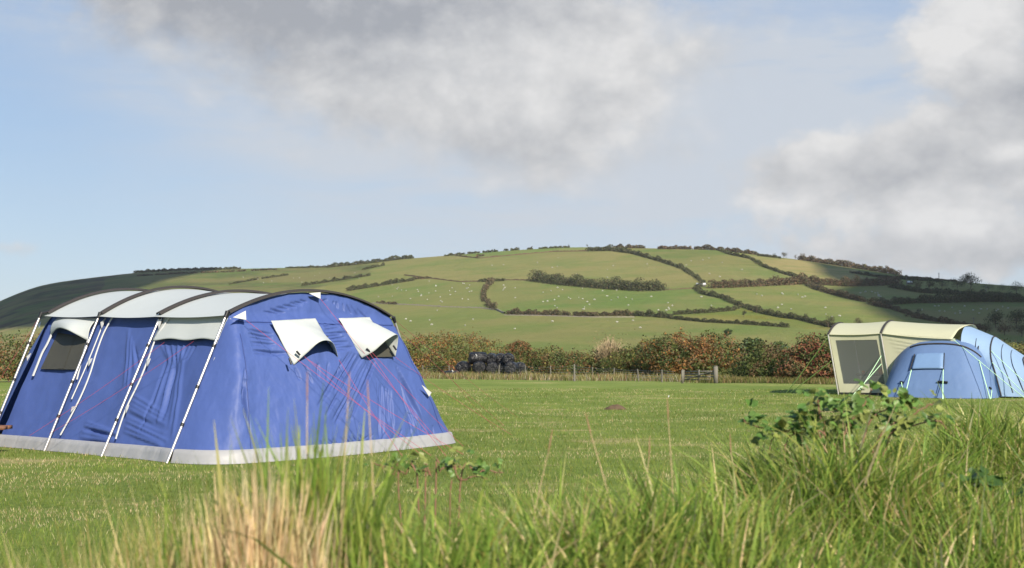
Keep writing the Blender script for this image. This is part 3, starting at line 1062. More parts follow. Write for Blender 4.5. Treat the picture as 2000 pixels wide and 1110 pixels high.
# side pod: ring at the sleeve, base on the grass
PU = 3.02
RA = [(-1.72, .10, .06), (-1.62, .02, .55), (-1.42, -.10, 1.02), (-1.10, -.25, 1.36), (-.72, -.42, 1.53), (-.3, -.46, 1.59), (.3, -.46, 1.59), (.80, -.42, 1.50), (1.20, -.25, 1.25), (1.50, -.10, .85), (1.68, .02, .45), (1.78, .10, .06)]
RB = [(-1.76, .0, 0), (-1.74, -.45, 0), (-1.66, -.95, 0), (-1.48, -1.35, 0), (-1.05, -1.52, 0), (-.4, -1.60, 0), (.4, -1.62, 0), (1.05, -1.55, 0), (1.5, -1.35, 0), (1.70, -.95, 0), (1.80, -.45, 0), (1.82, .0, 0)]
RTOP = [(-1.75, .30, .06), (-1.66, .3, .6), (-1.45, .3, 1.15), (-1.12, .3, 1.50), (-.75, .3, 1.68), (-.3, .3, 1.75), (.3, .3, 1.75), (.85, .3, 1.66), (1.25, .3, 1.40), (1.55, .3, .95), (1.72, .3, .5), (1.8, .3, .06)]
s = np.linspace(0, 1, 110)
ra, rb, rt = (interp(K_, s) * [.93, 1, .97] for K_ in (RA, RB, RTOP))
Wp = lambda P: np.array([W2(PU + p[0], p[1], p[2]) for p in P])
podfolds = [(W2(PU - 1.2 + .34 * i, -1.1, .75), W2(PU - 1.3 + .4 * i, -1.5, .12), .02, .018) for i in range(8)] + [(W2(PU + .5 + .08 * i, -.6, 1.3), W2(PU + .9 + .12 * i, -1.2, .6), .02, .014) for i in range(4)]


def loft(a, c, n, bulge=0.0, folds=None):
    t = np.linspace(0, 1, n)
    G = a[:, None] * (1 - t)[None, :, None] + c[:, None] * t[None, :, None]
    G = G + PN * (bulge * np.sin(math.pi * t)[None, :, None])
    sh = G.shape; P = G.reshape(-1, 3)
    if folds: P = P + PN * (fold_disp(P, folds, PN) + .01 * vnoise(P, 2, 1))[:, None]
    return P.reshape(sh)


b = MB(); b.grid(loft(Wp(rt), Wp(ra), 14, .02)); b.build('pod_roof', M['tblue'], tent2, True)
b = MB(); b.grid(loft(Wp(ra), Wp(rb), 60, .04, podfolds)); b.build('pod_wall', M['tblue'], tent2, True)
k0, k1_ = 36, 82
b = MB(); b.tube(Wp(ra[k0:k1_]) + TZ * .012, .026, 8); b.build('pole_sleeve', M['sleeve'], tent2, True)
# flap window on the pod
def pod_pt(fu, t, off=.05):
    i = fu * 109; i0 = int(i); A = Wp(ra[i0:i0 + 1])[0]; B = Wp(rb[i0:i0 + 1])[0]
    return A * (1 - t) + B * t + PN * (off + .04 * math.sin(math.pi * t))


G = np.array([[pod_pt(f, t, .05 + .03 * t) for t in np.linspace(.17, .46, 10)] for f in np.linspace(.40, .535, 12)])
b = MB(); b.grid(G); o = b.build('window_flap', M['flapblue'], tent2, True); solidify(o, .01)
for f in (.394, .541):
    b = MB(); b.tube([pod_pt(f, t, .05) for t in np.linspace(.17, .48, 6)], .018, 6); b.build('zip_tape', M['black'], tent2, True)
for f0, t0, f1, t1 in ((.35, .70, .375, .71), (.52, .70, .555, .71), (.78, .70, .80, .71)):
    b = MB(); b.tube([pod_pt(f0, t0, .05), pod_pt(f1, t1, .05)], .035, 6); b.build('vent_hood', M['black'], tent2, True)
# pale blue rear end
RU = 3.6
QA = [(0, .0, .06), (0, .0, .7), (0, .05, 1.35), (0, .2, 1.75), (0, .6, 1.98), (0, 1.3, 2.11), (0, 2.0, 2.13), (0, 2.7, 2.02), (0, 3.3, 1.80), (0, 3.55, 1.3), (0, 3.68, .6), (0, 3.7, .06)]
QM = [(1.15, -.55, .04), (1.0, -.35, .62), (.85, -.05, 1.10), (.8, .3, 1.43), (.8, .75, 1.66), (.8, 1.3, 1.77), (.8, 2.0, 1.77), (.8, 2.7, 1.68), (.85, 3.2, 1.46), (1.0, 3.5, 1.1), (1.05, 3.7, .5), (1.1, 3.8, .04)]
QC = [(2.2, -.45, .03), (2.0, -.25, .44), (1.8, .0, .78), (1.7, .35, .98), (1.65, .8, 1.10), (1.65, 1.35, 1.16), (1.65, 2.0, 1.16), (1.65, 2.6, 1.10), (1.7, 3.1, .95), (2.25, 3.4, .8), (2.3, 3.55, .4), (2.3, 3.6, .03)]
QB = [(2.6, -.3, 0), (3.2, 0, 0), (3.45, .3, 0), (3.55, .6, 0), (3.6, .95, 0), (3.6, 1.4, 0), (3.6, 2.0, 0), (3.6, 2.5, 0), (3.5, 2.9, 0), (3.4, 3.2, 0), (3.2, 3.4, 0), (2.6, 3.5, 0)]
RW = lambda K: np.array([W2(RU + p[0], p[1], p[2]) for p in interp(K, np.linspace(0, 1, 80))])
qa, qm, qc, qb = RW(QA), RW(QM), RW(QC), RW(QB)
for a_, c_, nm, mt in ((qa, qm, 'rear_roof', 'lblue'), (qm, qc, 'rear_roof', 'lblue'), (qc, qb, 'rear_wall', 'lblue')):
    t = np.linspace(0, 1, 24)
    G = a_[:, None] * (1 - t)[None, :, None] + c_[:, None] * t[None, :, None]
    P = G.reshape(-1, 3); P = P + PN * (.02 * vnoise(P, 2.2, 6))[:, None]
    b = MB(); b.grid(P.reshape(G.shape)); b.build(nm, M[mt], tent2, True)
for q in (qm, qc):
    b = MB(); b.tube(q + TZ * .01, .022, 8); b.build('pole_sleeve', M['sleeve'], tent2, True)
for sk, fr in ((14, .33), (12, .62)):
    q1 = qm * (1 - fr) + qc * fr
    b = MB(); b.tube(q1[2:34] + PN * .012, .011, 5); b.build('seam_tape', M['black'], tent2, True)
q1 = qa * .5 + qm * .5
b = MB(); b.tube(q1[3:26] + PN * .015, .012, 5); b.build('seam_tape', M['black'], tent2, True)
b = MB(); G = []  # unseen porch end wall, added so the window looks into a dark inside
for v in np.linspace(0, VW, 30): G.append([W2(BU[0] + .02 + .28 * (1 - z), v, float(arch2(BU[0], v)) * z + .05 * (1 - z)) for z in np.linspace(0, 1, 12)])
b.grid(np.array(G)); b.build('porch_wall', M['cream'], tent2, True)
tp = interp([qa[10] * .5 + qm[10] * .5, qa[14] * .45 + qm[14] * .55, qa[20] * .4 + qm[20] * .6], np.linspace(0, 1, 10))
b = MB(); b.tube(tp + PN * .03, .015, 6); b.build('zip_tape', M['black'], tent2, True)
b = MB(); b.grid(np.array([[pod_pt(.90, .93, .05), pod_pt(.90, .97, .05)], [pod_pt(.925, .93, .05), pod_pt(.925, .97, .05)]])); b.build('maker_patch', M['white'], tent2)
# pale green guy lines
for (sx, sy, sv), e, m_ in (((1617, 660, 0), (1536, 768), 'limerope'), ((1623, 706, 0), (1543, 768), 'limerope')):
    rope(unproj(sx, sy, W2(0, sv, 0), wv), ground(*e), m_, tent2, .014, .01)
for s_, e in ((pod_pt(.40, .48, .08), (1766, 779)), (pod_pt(.36, .71, .08), (1767, 779)), (pod_pt(.535, .48, .08), (1841, 780)), (pod_pt(.54, .71, .08), (1842, 780)), (pod_pt(.73, .12, .06), (1934, 780)), (pod_pt(.81, .73, .06), (1935, 780))):
    rope(s_, ground(*e), 'greenrope', tent2, .011, .01)
for s_, e in ((W2(1.3, 0, 1.2), (1672, 774)), (W2(1.3, 0, .95), (1664, 774)), (W2(RU - .2, -.1, 1.7), (2010, 785)), (qm[20], (2040, 782)), (qm[13], (2020, 786)), (qc[18], (2080, 780)), (qc[40], (2120, 772))):
    rope(s_, ground(*e), 'greenrope', tent2, .009, .01)

# things standing inside the cream porch
tb = empty('camp_table', W2(.9, .9, 0), 'dark folding camp table seen through the porch window of the cream tent', 'table')
b = MB(); b.box(W2(.9, .9, .60), (.95, .55, .035), np.array([wu, wv, TZ])); b.build('tabletop', M['black'], tb)
for i in (-1, 1):
    for j in (-1, 1):
        b = MB(); b.tube([W2(.9 + .42 * i, .9 + .22 * j, 0), W2(.9 + .40 * i, .9 + .2 * j, .59)], .014, 6); b.build('leg', M['steel'], tb)
def lathe(p, prof, n=14):
    a = np.linspace(0, 2 * math.pi, n + 1)
    return np.array([[p + np.array([r * math.cos(t), r * math.sin(t), z]) for t in a] for r, z in prof])


M['orange'] = simple('orange_enamel', (.70, .22, .05), .4); M['bluebox'] = simple('blue_plastic', (.03, .11, .55), .4); M['darkcloth'] = simple('charcoal_cloth', (.03, .032, .036), .8, 0, .3, 12, .5)
o = MB(); o.grid(lathe(W2(1.18, .85, .62), [(0, 0), (.10, 0), (.13, .06), (.12, .14), (.09, .17), (0, .18)])); tag(o.build('cooking_pot', M['orange'], None, True, loc=W2(1.18, .85, .62)), 'orange cooking pot standing on the table in the cream tent', 'pot')
o = MB(); o.grid(lathe(W2(.60, .85, .62), [(0, 0), (.045, 0), (.05, .10), (.045, .11), (0, .11)])); tag(o.build('mug', M['orange'], None, True, loc=W2(.60, .85, .62)), 'small orange mug on the left end of the table inside the cream tent', 'mug')
cb = empty('cool_box', W2(1.05, .45, 0), 'blue cool box on the porch floor under the table of the cream tent', 'cool box')
b = MB(); b.box(W2(1.05, .45, .17), (.42, .28, .30), np.array([wu, wv, TZ])); b.build('body', M['bluebox'], cb)
b = MB(); b.box(W2(1.05, .45, .345), (.44, .30, .05), np.array([wu, wv, TZ])); b.build('lid', M['white'], cb)
bg_ = MB(); G = lathe(W2(.45, .55, 0), [(0, .0), (.26, .02), (.30, .15), (.27, .33), (.15, .42), (0, .44)], 18); P = G.reshape(-1, 3); P = P + (.05 * vnoise(P, 4, 2))[:, None] * np.array([1, 1, .3]); P[:, 2] = np.maximum(P[:, 2], O2[2])
bg_.grid(P.reshape(G.shape)); tag(bg_.build('duffel_bag', M['darkcloth'], None, True, loc=W2(.45, .55, 0)), 'dark slumped bag on the porch floor of the cream tent', 'bag')

# ------------------------------------------------------------------ foliage helpers
def leaf_quads(P, size, rg, nrm=None, aspect=.55, flat=0.5):
    """rhombic leaf faces at points P; size (n,)"""
    n = len(P)
    a = rg.normal(size=(n, 3))
    if nrm is not None: a = a * (1 - flat) + nrm * flat * 1.6
    a /= np.linalg.norm(a, axis=1)[:, None]
    d = rg.normal(size=(n, 3)); d -= (d * a).sum(1)[:, None] * a; d /= np.linalg.norm(d, axis=1)[:, None]
    s = np.cross(a, d); L = np.asarray(size)[:, None]
    V = np.stack([P - d * L * .5, P + s * L * aspect * .5 + a * L * .08, P + d * L * .5, P - s * L * aspect * .5 + a * L * .08], 1).reshape(-1, 3)
    F = np.arange(4 * n).reshape(n, 4)
    return V, F


def pick(cols, wts, n, rg, jit=.14):
    c = np.asarray(cols, float)[rg.choice(len(cols), n, p=np.asarray(wts, float) / sum(wts))]
    return np.clip(c * (1 + rg.normal(0, jit, (n, 1))) * (1 + rg.normal(0, .05, (n, 3))), 0.004, .9)


def shrub(name, blobs_, n, size, cols, wts, label, cat, group=None, seed=1, mat='bush', stems=7, spike=0.0, patch=.9, light=None):
    """blobs_: list of (centre, rx, ry, rz): leafy lumps with uneven outline; stems rise from the ground"""
    rg = np.random.default_rng(seed)
    c0 = np.mean([b_[0] for b_ in blobs_], axis=0)
    base = np.array([c0[0], c0[1], float(ground_z(c0[0], c0[1]))])
    root = empty(name, base, label, cat, group)
    vol = np.array([b_[1] * b_[3] for b_ in blobs_]); cnt = (n * 2.1 * vol / vol.sum()).astype(int)
    Ps, Ns = [], []
    for (c, rx, ry, rz), m in zip(blobs_, cnt):
        d = rg.normal(size=(m, 3)); d /= np.linalg.norm(d, axis=1)[:, None]
        r = 1 - np.abs(rg.normal(0, .22, m)); r = np.clip(r, .15, 1)
        lump = 1 + .30 * vnoise(d * np.array([rx, ry, rz]) + c, .9, seed * 3.1, 3) + rg.exponential(.05, m) * spike
        p = np.asarray(c) + d * np.array([rx, ry, rz]) * (r * lump)[:, None]
        Ps.append(p); Ns.append(d)
    P, N = np.vstack(Ps), np.vstack(Ns)
    gz_ = ground_z(P[:, 0], P[:, 1]); k = P[:, 2] > gz_ + .05
    P, N = P[k], N[k]
    # gaps: drop leaves where a coarse noise is low
    g = vnoise(P, 1.1, seed * 1.7, 3); k = g > -.28 - .3 * rg.random(len(P)); P, N = P[k], N[k]
    col = pick(cols, wts, len(P), rg)
    # whole sprays take one of the colours together
    pn = vnoise(P, .75, seed * 2.3, 2)
    ci = np.clip(((pn + .5) * len(cols)).astype(int), 0, len(cols) - 1)
    m = rg.random(len(P)) < patch * .8
    col[m] = np.asarray(cols)[ci[m]] * (1 + rg.normal(0, .15, (m.sum(), 1)))
    V, F = leaf_quads(P, size * rg.uniform(.6, 1.4, len(P)), rg, N)
    np_mesh('foliage', V, F, M[mat], root, col=np.clip(np.repeat(col, 4, 0), .004, .9))
    b = MB()
    for i in range(stems):
        bl = blobs_[rg.integers(len(blobs_))]
        e = np.asarray(bl[0]) + rg.normal(0, .35, 3) * np.array(bl[1:])
        x, y = bl[0][0] + rg.normal(0, .3) * bl[1], bl[0][1] + rg.normal(0, .3) * bl[2]
        s = np.array([x, y, float(ground_z(x, y)) - .05]); mid = (s + e) / 2 + rg.normal(0, .15, 3)
        b.tube(interp([s, mid, e], np.linspace(0, 1, 6)), np.linspace(.05, .015, 6), 5)
    b.build('branches', M['bark'], root, True)
    return root


def px_blob(px, py, depth, wpx, hpx, ry=None):
    """lump whose centre is seen at px,py at this depth; half sizes given in photo pixels"""
    c = at_y(px, py, depth); k = depth / FPX
    return (c, wpx * k, ry if ry else max(.7, wpx * k * .6), hpx * k)


def row_blobs(x0, x1, tops, base, d0, d1, hw, seed, n=None):
    """lumps along a hedge: tops = list of photo heights of the outline"""
    rg = np.random.default_rng(seed); hw = hw * 1.5; n = n or max(3, int(abs(x1 - x0) / (hw * .55))); L = []
    for i in range(n):
        f = (i + .5) / n + rg.uniform(-.2, .2) / n
        x = x0 + (x1 - x0) * f; top = np.interp(f, np.linspace(0, 1, len(tops)), tops) + rg.uniform(-4, 3); d = d0 + (d1 - d0) * f
        top += rg.choice([0, 0, 0, 12]) ; L.append(px_blob(x, (top + base) / 2, d, hw * rg.uniform(.7, 1.3), (base - top) / 2 * 1.06, 1.5))
        if i % 2: L.append(px_blob(x + rg.uniform(-hw, hw), base - (base - top) * .25, d - 1, hw * rg.uniform(.9, 1.5), (base - top) * .30, 1.3))
    return L


DG, MG, YG = (.048, .068, .020), (.085, .105, .028), (.160, .155, .042)
RU_, BR, OR = (.185, .092, .038), (.125, .085, .040), (.270, .135, .040)
ST = (.30, .23, .12)
LEAF = .155
HED = 'bushes of the hedge beyond the meadow'
shrub('hedge', row_blobs(-140, 205, [660, 652, 650, 655, 650], 742, 70, 82, 26, 31), 6500, LEAF, [DG, MG, BR, RU_], [5, 4, 2, .6], 'dark green and brown hedge behind the rear of the large blue tent', 'hedge', seed=31)
shrub('bush', row_blobs(745, 968, [662, 655, 654, 656, 652, 656, 672], 738, 102, 102, 24, 32), 9500, LEAF, [MG, YG, BR, OR, RU_], [4, 5, 1.5, 1, 1], 'wide olive and rust bush behind the black bales', 'bush', HED, seed=32, spike=1.0)
shrub('bush', [px_blob(1010, 688, 106, 30, 22), px_blob(1035, 696, 106, 14, 16)], 1800, LEAF, [BR, RU_, DG], [4, 2, 2], 'small dark reddish brown bush above the right end of the bales', 'bush', HED, seed=33)
shrub('hedge', row_blobs(915, 1285, [688, 690, 682, 680, 679, 684, 680, 676], 742, 104, 92, 22, 34), 15000, LEAF, [DG, MG, BR, RU_, YG], [5, 5, 1, .5, 2], 'long low dark green hedge behind the post and wire fence', 'hedge', seed=34)
shrub('bush', row_blobs(1205, 1285, [674, 668, 664], 735, 90, 89, 18, 35), 3800, LEAF, [DG, MG, YG, BR], [3, 4, 3, 1], 'dark green bush left of the big rusty bush', 'bush', HED, seed=35)
shrub('bush', row_blobs(1262, 1428, [668, 654, 648, 650, 649, 652, 668], 733, 86, 84, 22, 36), 9000, LEAF, [RU_, OR, BR, MG, DG], [4, 3, 3, 3, 2], 'big rusty orange brown bush behind the wooden gate', 'bush', HED, seed=36, spike=.8)
shrub('bush', row_blobs(1405, 1475, [722, 714, 718], 752, 72, 70, 14, 37), 1500, LEAF * .9, [MG, DG, YG], [4, 3, 1], 'low grey green bush beside the right gate post', 'bush', HED, seed=37)
shrub('bush', row_blobs(1452, 1560, [694, 676, 672, 676, 680], 752, 64, 63, 20, 38), 5200, LEAF * .85, [DG, MG, BR], [5, 3, 2], 'dark green rounded bush left of the cream tent', 'bush', HED, seed=38)
shrub('bush', row_blobs(1535, 1665, [664, 653, 655, 656, 664], 756, 61, 60, 20, 39), 6500, LEAF * .85, [DG, BR, RU_, (.15, .05, .03), MG], [5, 3, 1.5, .8, 3], 'dark bush with red leaves behind the porch of the cream tent', 'bush', HED, seed=39)
shrub('hedge', row_blobs(1660, 2080, [670, 690, 690, 680, 665, 660, 655], 752, 66, 74, 26, 40), 7000, LEAF, [DG, MG, BR, YG], [4, 3, 2, 1], 'green and brown hedge showing behind the pale blue rear of the cream tent', 'hedge', seed=40)
# pale leafless bush: bare straw twigs
rg = np.random.default_rng(41)
b0 = at_y(1190, 722, 95); b0[2] = ground_z(b0[0], b0[1])
dry = empty('dry_bush', b0, 'pale straw coloured bush of bare twigs rising from the middle of the hedge', 'bush', HED)
b = MB()
for i in range(330):
    a = rg.uniform(0, 2 * math.pi); sp = rg.uniform(.05, 1.0) ** .7; h = rg.uniform(1.9, 3.3) * (1 - .25 * sp)
    e = b0 + np.array([math.cos(a) * sp * 1.35, math.sin(a) * sp, h]); mid = b0 + np.array([math.cos(a) * sp * .45, math.sin(a) * sp * .35, h * .55]) + rg.normal(0, .06, 3)
    b.tube(interp([b0 + rg.normal(0, .15, 3) * [1, 1, 0], mid, e], np.linspace(0, 1, 5)), np.linspace(.032, .016, 5), 3, False)
M['straw'] = simple('straw_twigs', (.36, .28, .17), .9, 0, .3, 4)
b.build('twigs', M['straw'], dry)
P = b0 + rg.normal(size=(700, 3)) * [.75, .5, .6] + [0, 0, 2.1]
V, F = leaf_quads(P, rg.uniform(.08, .16, 700), rg)
np_mesh('foliage', V, F, M['bush'], dry, col=np.repeat(pick([ST, BR, YG], [5, 2, 1], 700, rg), 4, 0))

# trees in the valley, seen through the gap right of the gate
def tree(px, base_y, top_y, wpx, label, seed, cols, wts, group, depth=None, n=1500, leaf=None, name='tree', trunk=True):
    rg = np.random.default_rng(seed)
    p = hill_at(px, base_y) if depth is None else at_y(px, base_y, depth)
    if depth is not None: p[2] = float(ground_z(p[0], p[1]))
    d = p[1]; k = d / FPX; H = (base_y - top_y) * k; Wd = wpx * k / 2
    if depth is not None: H = EYE + (688 - top_y) * k - p[2]
    root = empty(name, p, label, 'tree', group)
    b = MB(); ang = rg.normal(0, .04, 2)
    top = p + np.array([ang[0] * H, ang[1] * H, H * .72])
    b.tube(interp([p - [0, 0, .3], (p + top) / 2 + rg.normal(0, .02, 3) * H, top], np.linspace(0, 1, 8)), np.linspace(.045, .012, 8) * H * .7, 7)
    lumps = []
    for i in range(11):
        a = rg.uniform(0, 2 * math.pi); rr = Wd * rg.uniform(.25, .8); z = H * rg.uniform(.32, .84)
        c = p + np.array([math.cos(a) * rr, math.sin(a) * rr * .9, z]); lumps.append((c, Wd * rg.uniform(.32, .5)))
        b.tube(interp([p + (top - p) * rg.uniform(.25, .7), (p + (top - p) * .6 + c) / 2, c], np.linspace(0, 1, 5)), np.linspace(.02, .006, 5) * H * .7, 5)
    lumps.append((p + [0, 0, H * .8], Wd * .5)); lumps.append((p + [0, 0, H * .55], Wd * .6))
    b.build('trunk', M['bark'], root, True)
    m = n // len(lumps); Ps, Ns = [], []
    for c, r in lumps:
        dd = rg.normal(size=(m, 3)); dd /= np.linalg.norm(dd, axis=1)[:, None]
        Ps.append(c + dd * (r * np.clip(1 - np.abs(rg.normal(0, .25, m)), .2, 1) * rg.uniform(.85, 1.25, m))[:, None] * [1, 1, .85]); Ns.append(dd)
    P, N = np.vstack(Ps), np.vstack(Ns)
    V, F = leaf_quads(P, (leaf or max(.3, H * .07)) * rg.uniform(.6, 1.5, len(P)), rg, N)
    np_mesh('crown', V, F, M['hillbush'], root, col=np.repeat(pick(cols, wts, len(P), rg, .3), 4, 0))
    return root


VG = (.075, .105, .050)
VT = 'trees in the valley beyond the gate'
tree(1442, 735, 664, 46, 'pale grey green tree in the valley just right of the rusty bush', 51, [VG, MG], [3, 1], VT, 190, 2600, .5)
tree(1478, 735, 655, 58, 'broad grey green tree in the valley, tallest right of the gate', 52, [VG, MG, DG], [3, 2, 1], VT, 205, 3000, .5)
tree(1520, 735, 660, 50, 'grey green tree in the valley above the dark bush', 53, [VG, MG, DG], [3, 2, 1], VT, 215, 2600, .5)
tree(1460, 740, 692, 40, 'low grey green valley tree in front of the taller ones', 54, [VG, MG], [2, 2], VT, 170, 1800, .45)
tree(1421, 661, 642, 17, 'small round dark tree standing alone at the foot of the hill', 55, [DG, (.035, .055, .025)], [2, 1], None, None, 1300, .45)
tree(1575, 735, 660, 50, 'grey green valley tree showing above the dark red leaved bush', 56, [VG, DG], [3, 2], VT, 210, 1800, .5)

# ------------------------------------------------------------------ hedgerows, walls, trees on the hill
HD, HB, HR, HG = (.068, .074, .034), (.105, .086, .050), (.150, .096, .056), (.085, .100, .042)
C_D, C_B, C_R = ([HD, HG, HB], [4, 3, 2]), ([HB, HD, HR], [4, 3, 2]), ([HR, HB, HG], [4, 3, 2])


def hill_row(pix, hpx, label, pal=C_D, seed=1, wide=1.0, gap=0.0, name='hedgerow', cat='hedge', group='hedgerows on the hill', dens=1.0):
    rg = np.random.default_rng(seed)
    pix = np.array(pix, float); L = np.r_[0, np.cumsum(np.hypot(*np.diff(pix, axis=0).T))]
    tot = L[-1]; n = int(max(120, tot * hpx * 4.2 * dens))
    s = rg.random(n) * tot
    # clumpy: bushes of uneven height along the row
    prof = lambda q: .68 + .36 * np.array([mnoise.noise((a * .13, seed * 3.7, 0)) for a in q]) * 1.6 + .16 * np.array([mnoise.noise((a * .5, seed * 1.3, 4)) for a in q])
    if gap:
        g = np.array([mnoise.noise((a * .09, seed * 5.1, 9)) for a in s]); s = s[g > -.55 + gap]
    n = len(s)
    x, y = np.interp(s, L, pix[:, 0]), np.interp(s, L, pix[:, 1])
    C = np.array([hill_at(a, c) for a, c in zip(x, y)])
    k = np.hypot(C[:, 0], C[:, 1]) / FPX
    H = hpx * 1.22 * k * np.clip(prof(s), .35, 1.5)
    u = rg.random(n) ** .95
    # dome section
    w = hpx * k * wide * .55 * np.sqrt(np.clip(1 - u ** 2 * .8, 0, 1))
    a = rg.uniform(0, 2 * math.pi, n); rr = np.sqrt(rg.random(n))
    X = C[:, 0] + np.cos(a) * rr * w; Y = C[:, 1] + np.sin(a) * rr * w * 1.3
    Z = ground_z(X, Y) + H * u
    P = np.stack([X, Y, Z], -1)
    size = np.clip(k * 2.0, .4, 1.7) * rg.uniform(.7, 1.5, n)
    N = np.stack([np.cos(a) * .5, np.sin(a) * .5, .5 + u], -1); N /= np.linalg.norm(N, axis=1)[:, None]
    V, F = leaf_quads(P, size, rg, N, .75, .45)
    col = pick(pal[0], pal[1], n, rg, .25)
    c = C.mean(0)
    o = np_mesh(name, V, F, M['hillbush'], None, loc=c, col=np.repeat(col, 4, 0))
    return tag(o, label, cat, group)


def hill_wall(pix, hpx, label, mat='stone', seed=1):
    pix = np.array(pix, float); L = np.r_[0, np.cumsum(np.hypot(*np.diff(pix, axis=0).T))]
    n = int(L[-1] / 3) + 2; s = np.linspace(0, L[-1], n)
    C = np.array([hill_at(np.interp(q, L, pix[:, 0]), np.interp(q, L, pix[:, 1])) for q in s])
    t = np.gradient(C, axis=0); t[:, 2] = 0; t /= np.linalg.norm(t, axis=1)[:, None] + 1e-9
    side = np.stack([t[:, 1], -t[:, 0], 0 * t[:, 0]], -1)
    rg = np.random.default_rng(seed)
    h = hpx * np.hypot(C[:, 0], C[:, 1]) / FPX * rg.uniform(.6, 1.25, n)
    w = .55
    rows = [C + side * w * a + TZ * (h * c)[:, None] - TZ * (.3 if c == 0 else 0) for a, c in ((-1, 0), (-.7, .9), (0, 1.0), (.7, .9), (1, 0))]
    b = MB(); b.grid(np.array(rows))
    return tag(b.build('stone_wall', M[mat], None, loc=C.mean(0)), label, 'stone wall', 'stone walls on the hill')


